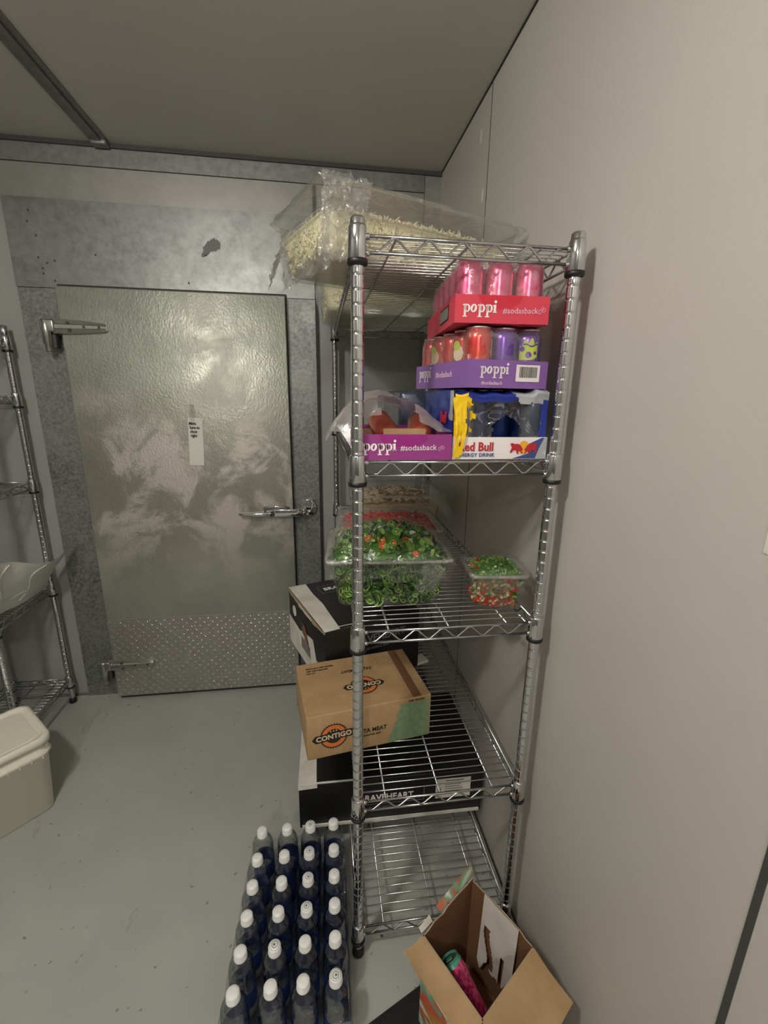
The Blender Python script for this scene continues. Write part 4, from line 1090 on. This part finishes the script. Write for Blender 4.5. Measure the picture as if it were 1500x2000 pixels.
b = MB(); b.lathe([(.0292, .138), (.0245, .147), (.0245, .151), (.026, .1505)], n=20, cap0=False, cap1=False); b.build('teal_band', M['teal'], cn_)
c2 = can('soda_can', 'upright dark can standing on the floor of the opened carton under the magenta can', 'can', M['can_pinkdot'], cx_+Vector((.0, .01, .004)), 0, None, .0287, .080)
bpy.data.objects.remove(c2.children[0]); 
for ch in list(c2.children): bpy.data.objects.remove(ch)
bpy.data.objects.remove(c2)
# rubber mat
mt = MB(); d = Vector((.172, .068, 0)).normalized(); n_ = Vector((d.y, -d.x, 0)); A_ = Vector((-.005, -.160, 0))
P = [A_, A_+d*.46, A_+d*.46+n_*.55, A_+n_*.55]
mt.stack([[(p.x, p.y, z) for p in P[::-1]] for z in (0.0, .0025)], True, True, False)
mt.cur = 0
tag(mt.build('floor_mat', M['rubber']), 'black rubber floor mat under the opened carton in the foreground', 'mat')
b = MB(); b.rbox(0.068, .028, 0, .076, .034, .003, .001); tag(b.build('floor_crumb', M['seam_dark']), 'small dark crumb on the floor below the front of the shelving', 'crumb')

# ------------------------------------------------------------------ white pail
pl = thing('pail', 'white square plastic pail with lid on the floor at the left edge', 'pail', (-1.272, .622, 0), R(45))
def pl_loop(b, h, z, r): return [(x, y, z) for x, y in b.loop_rr(-h, -h, h, h, r, 6)]
b = MB(); b.stack([pl_loop(b, .110, 0, .03), pl_loop(b, .117, .004, .035), pl_loop(b, .131, .245, .04), pl_loop(b, .137, .248, .04), pl_loop(b, .137, .262, .04), pl_loop(b, .1325, .264, .04), pl_loop(b, .1335, .30, .04)])
for s_ in range(4):
    for k in range(-3, 4):
        a_ = R(90*s_); b.X = Matrix.Rotation(a_, 4, 'Z'); b.box(-.1385, k*.034-.0012, .240, -.1315, k*.034+.0012, .262)
b.X = None
b.build('pail_body', M['bucket'], pl)
b = MB(); b.stack([pl_loop(b, .134, .294, .04), pl_loop(b, .141, .294, .042), pl_loop(b, .142, .312, .042), pl_loop(b, .139, .322, .042), pl_loop(b, .132, .324, .040), pl_loop(b, .124, .322, .036), pl_loop(b, .121, .314, .034), pl_loop(b, .108, .313, .03), pl_loop(b, .104, .3155, .03)])
b.ring2d(.0, .0, .066, .066, .062, .062, .3165, 28)
for k in range(9):
    a_ = R(40*k); b.box(.03*math.cos(a_)-.004, .03*math.sin(a_)-.002, .3155, .03*math.cos(a_)+.004, .03*math.sin(a_)+.002, .3165)
b.build('lid', M['bucket'], pl)

# white plastic trough on the left unit
ws = thing('plastic_sheet', 'curved white plastic sheet draped over a shelf of the left unit', 'plastic sheet', (-1.36, .86, .648))
b = MB()
def sf(u, v):      # u along the depth, v from the foot on the shelf up to the curled free edge
    y = -.12+.50*u+.02*v*u
    foot = .004+.010*math.sin(u*6)
    x = -.030+.02*u+(.165)*v**1.6*(.55+.45*u)+.012*math.sin(u*9+v*2)*v
    z = foot+(.235-.045*u)*v**1.15+.02*math.sin(u*8)*v*v+.004*nz(u*7, v*7, 2)
    return (x, y, z)
b.grid(sf, 30, 22); b.grid(lambda u, v: Vector(sf(1-u, v))+Vector((-.002, 0, -.002)), 30, 22)
def sf2(u, v): p = Vector(sf(u, 0)); return p+Vector((-.20*v, 0, .002+.03*v*v+.006*nz(u*8, v*8, 5)))
b.grid(sf2, 20, 10)
b.build('sheet_body', M['sheetwhite'], ws)
b = MB()
for uu in (.34, .62): b.tube([Vector(sf(uu+.05*math.sin(k*.5), .1+.85*k/12))+Vector((.002, 0, 0)) for k in range(13)], .0028, 5)
b.tube([Vector(sf(k/16*.7, .30+.04*math.sin(k)))+Vector((.003, 0, 0)) for k in range(17)], .0028, 5); b.build('crease', M['white'], ws)

# ------------------------------------------------------------------ ceiling lamp, and an added fill lamp behind the camera
def lamp(loc, e_, label):
    t = thing('ceiling_lamp', label, 'lamp', loc)
    b = MB(); b.lathe([(.10, .092), (.10, .07), (.085, .06), (.085, .055)], n=24); b.build('lamp_base', M['cast'], t)
    b = MB(); b.lathe([(.03, -.040), (.055, -.032), (.072, -.012), (.078, .02), (.078, .055)], n=24)
    a = MT('lit lamp glass'); a.set(Base_Color=(.9, .9, .9, 1), Emission_Color=(1, .955, .88, 1), Emission_Strength=e_)
    b.build('lamp_globe', a.m, t)
lamp(LAMP, LAMP_E, 'round ceiling lamp nearest the door')
lamp(FILL_LAMP, FILL_E, 'added fill lamp under the ceiling, farther from the door')
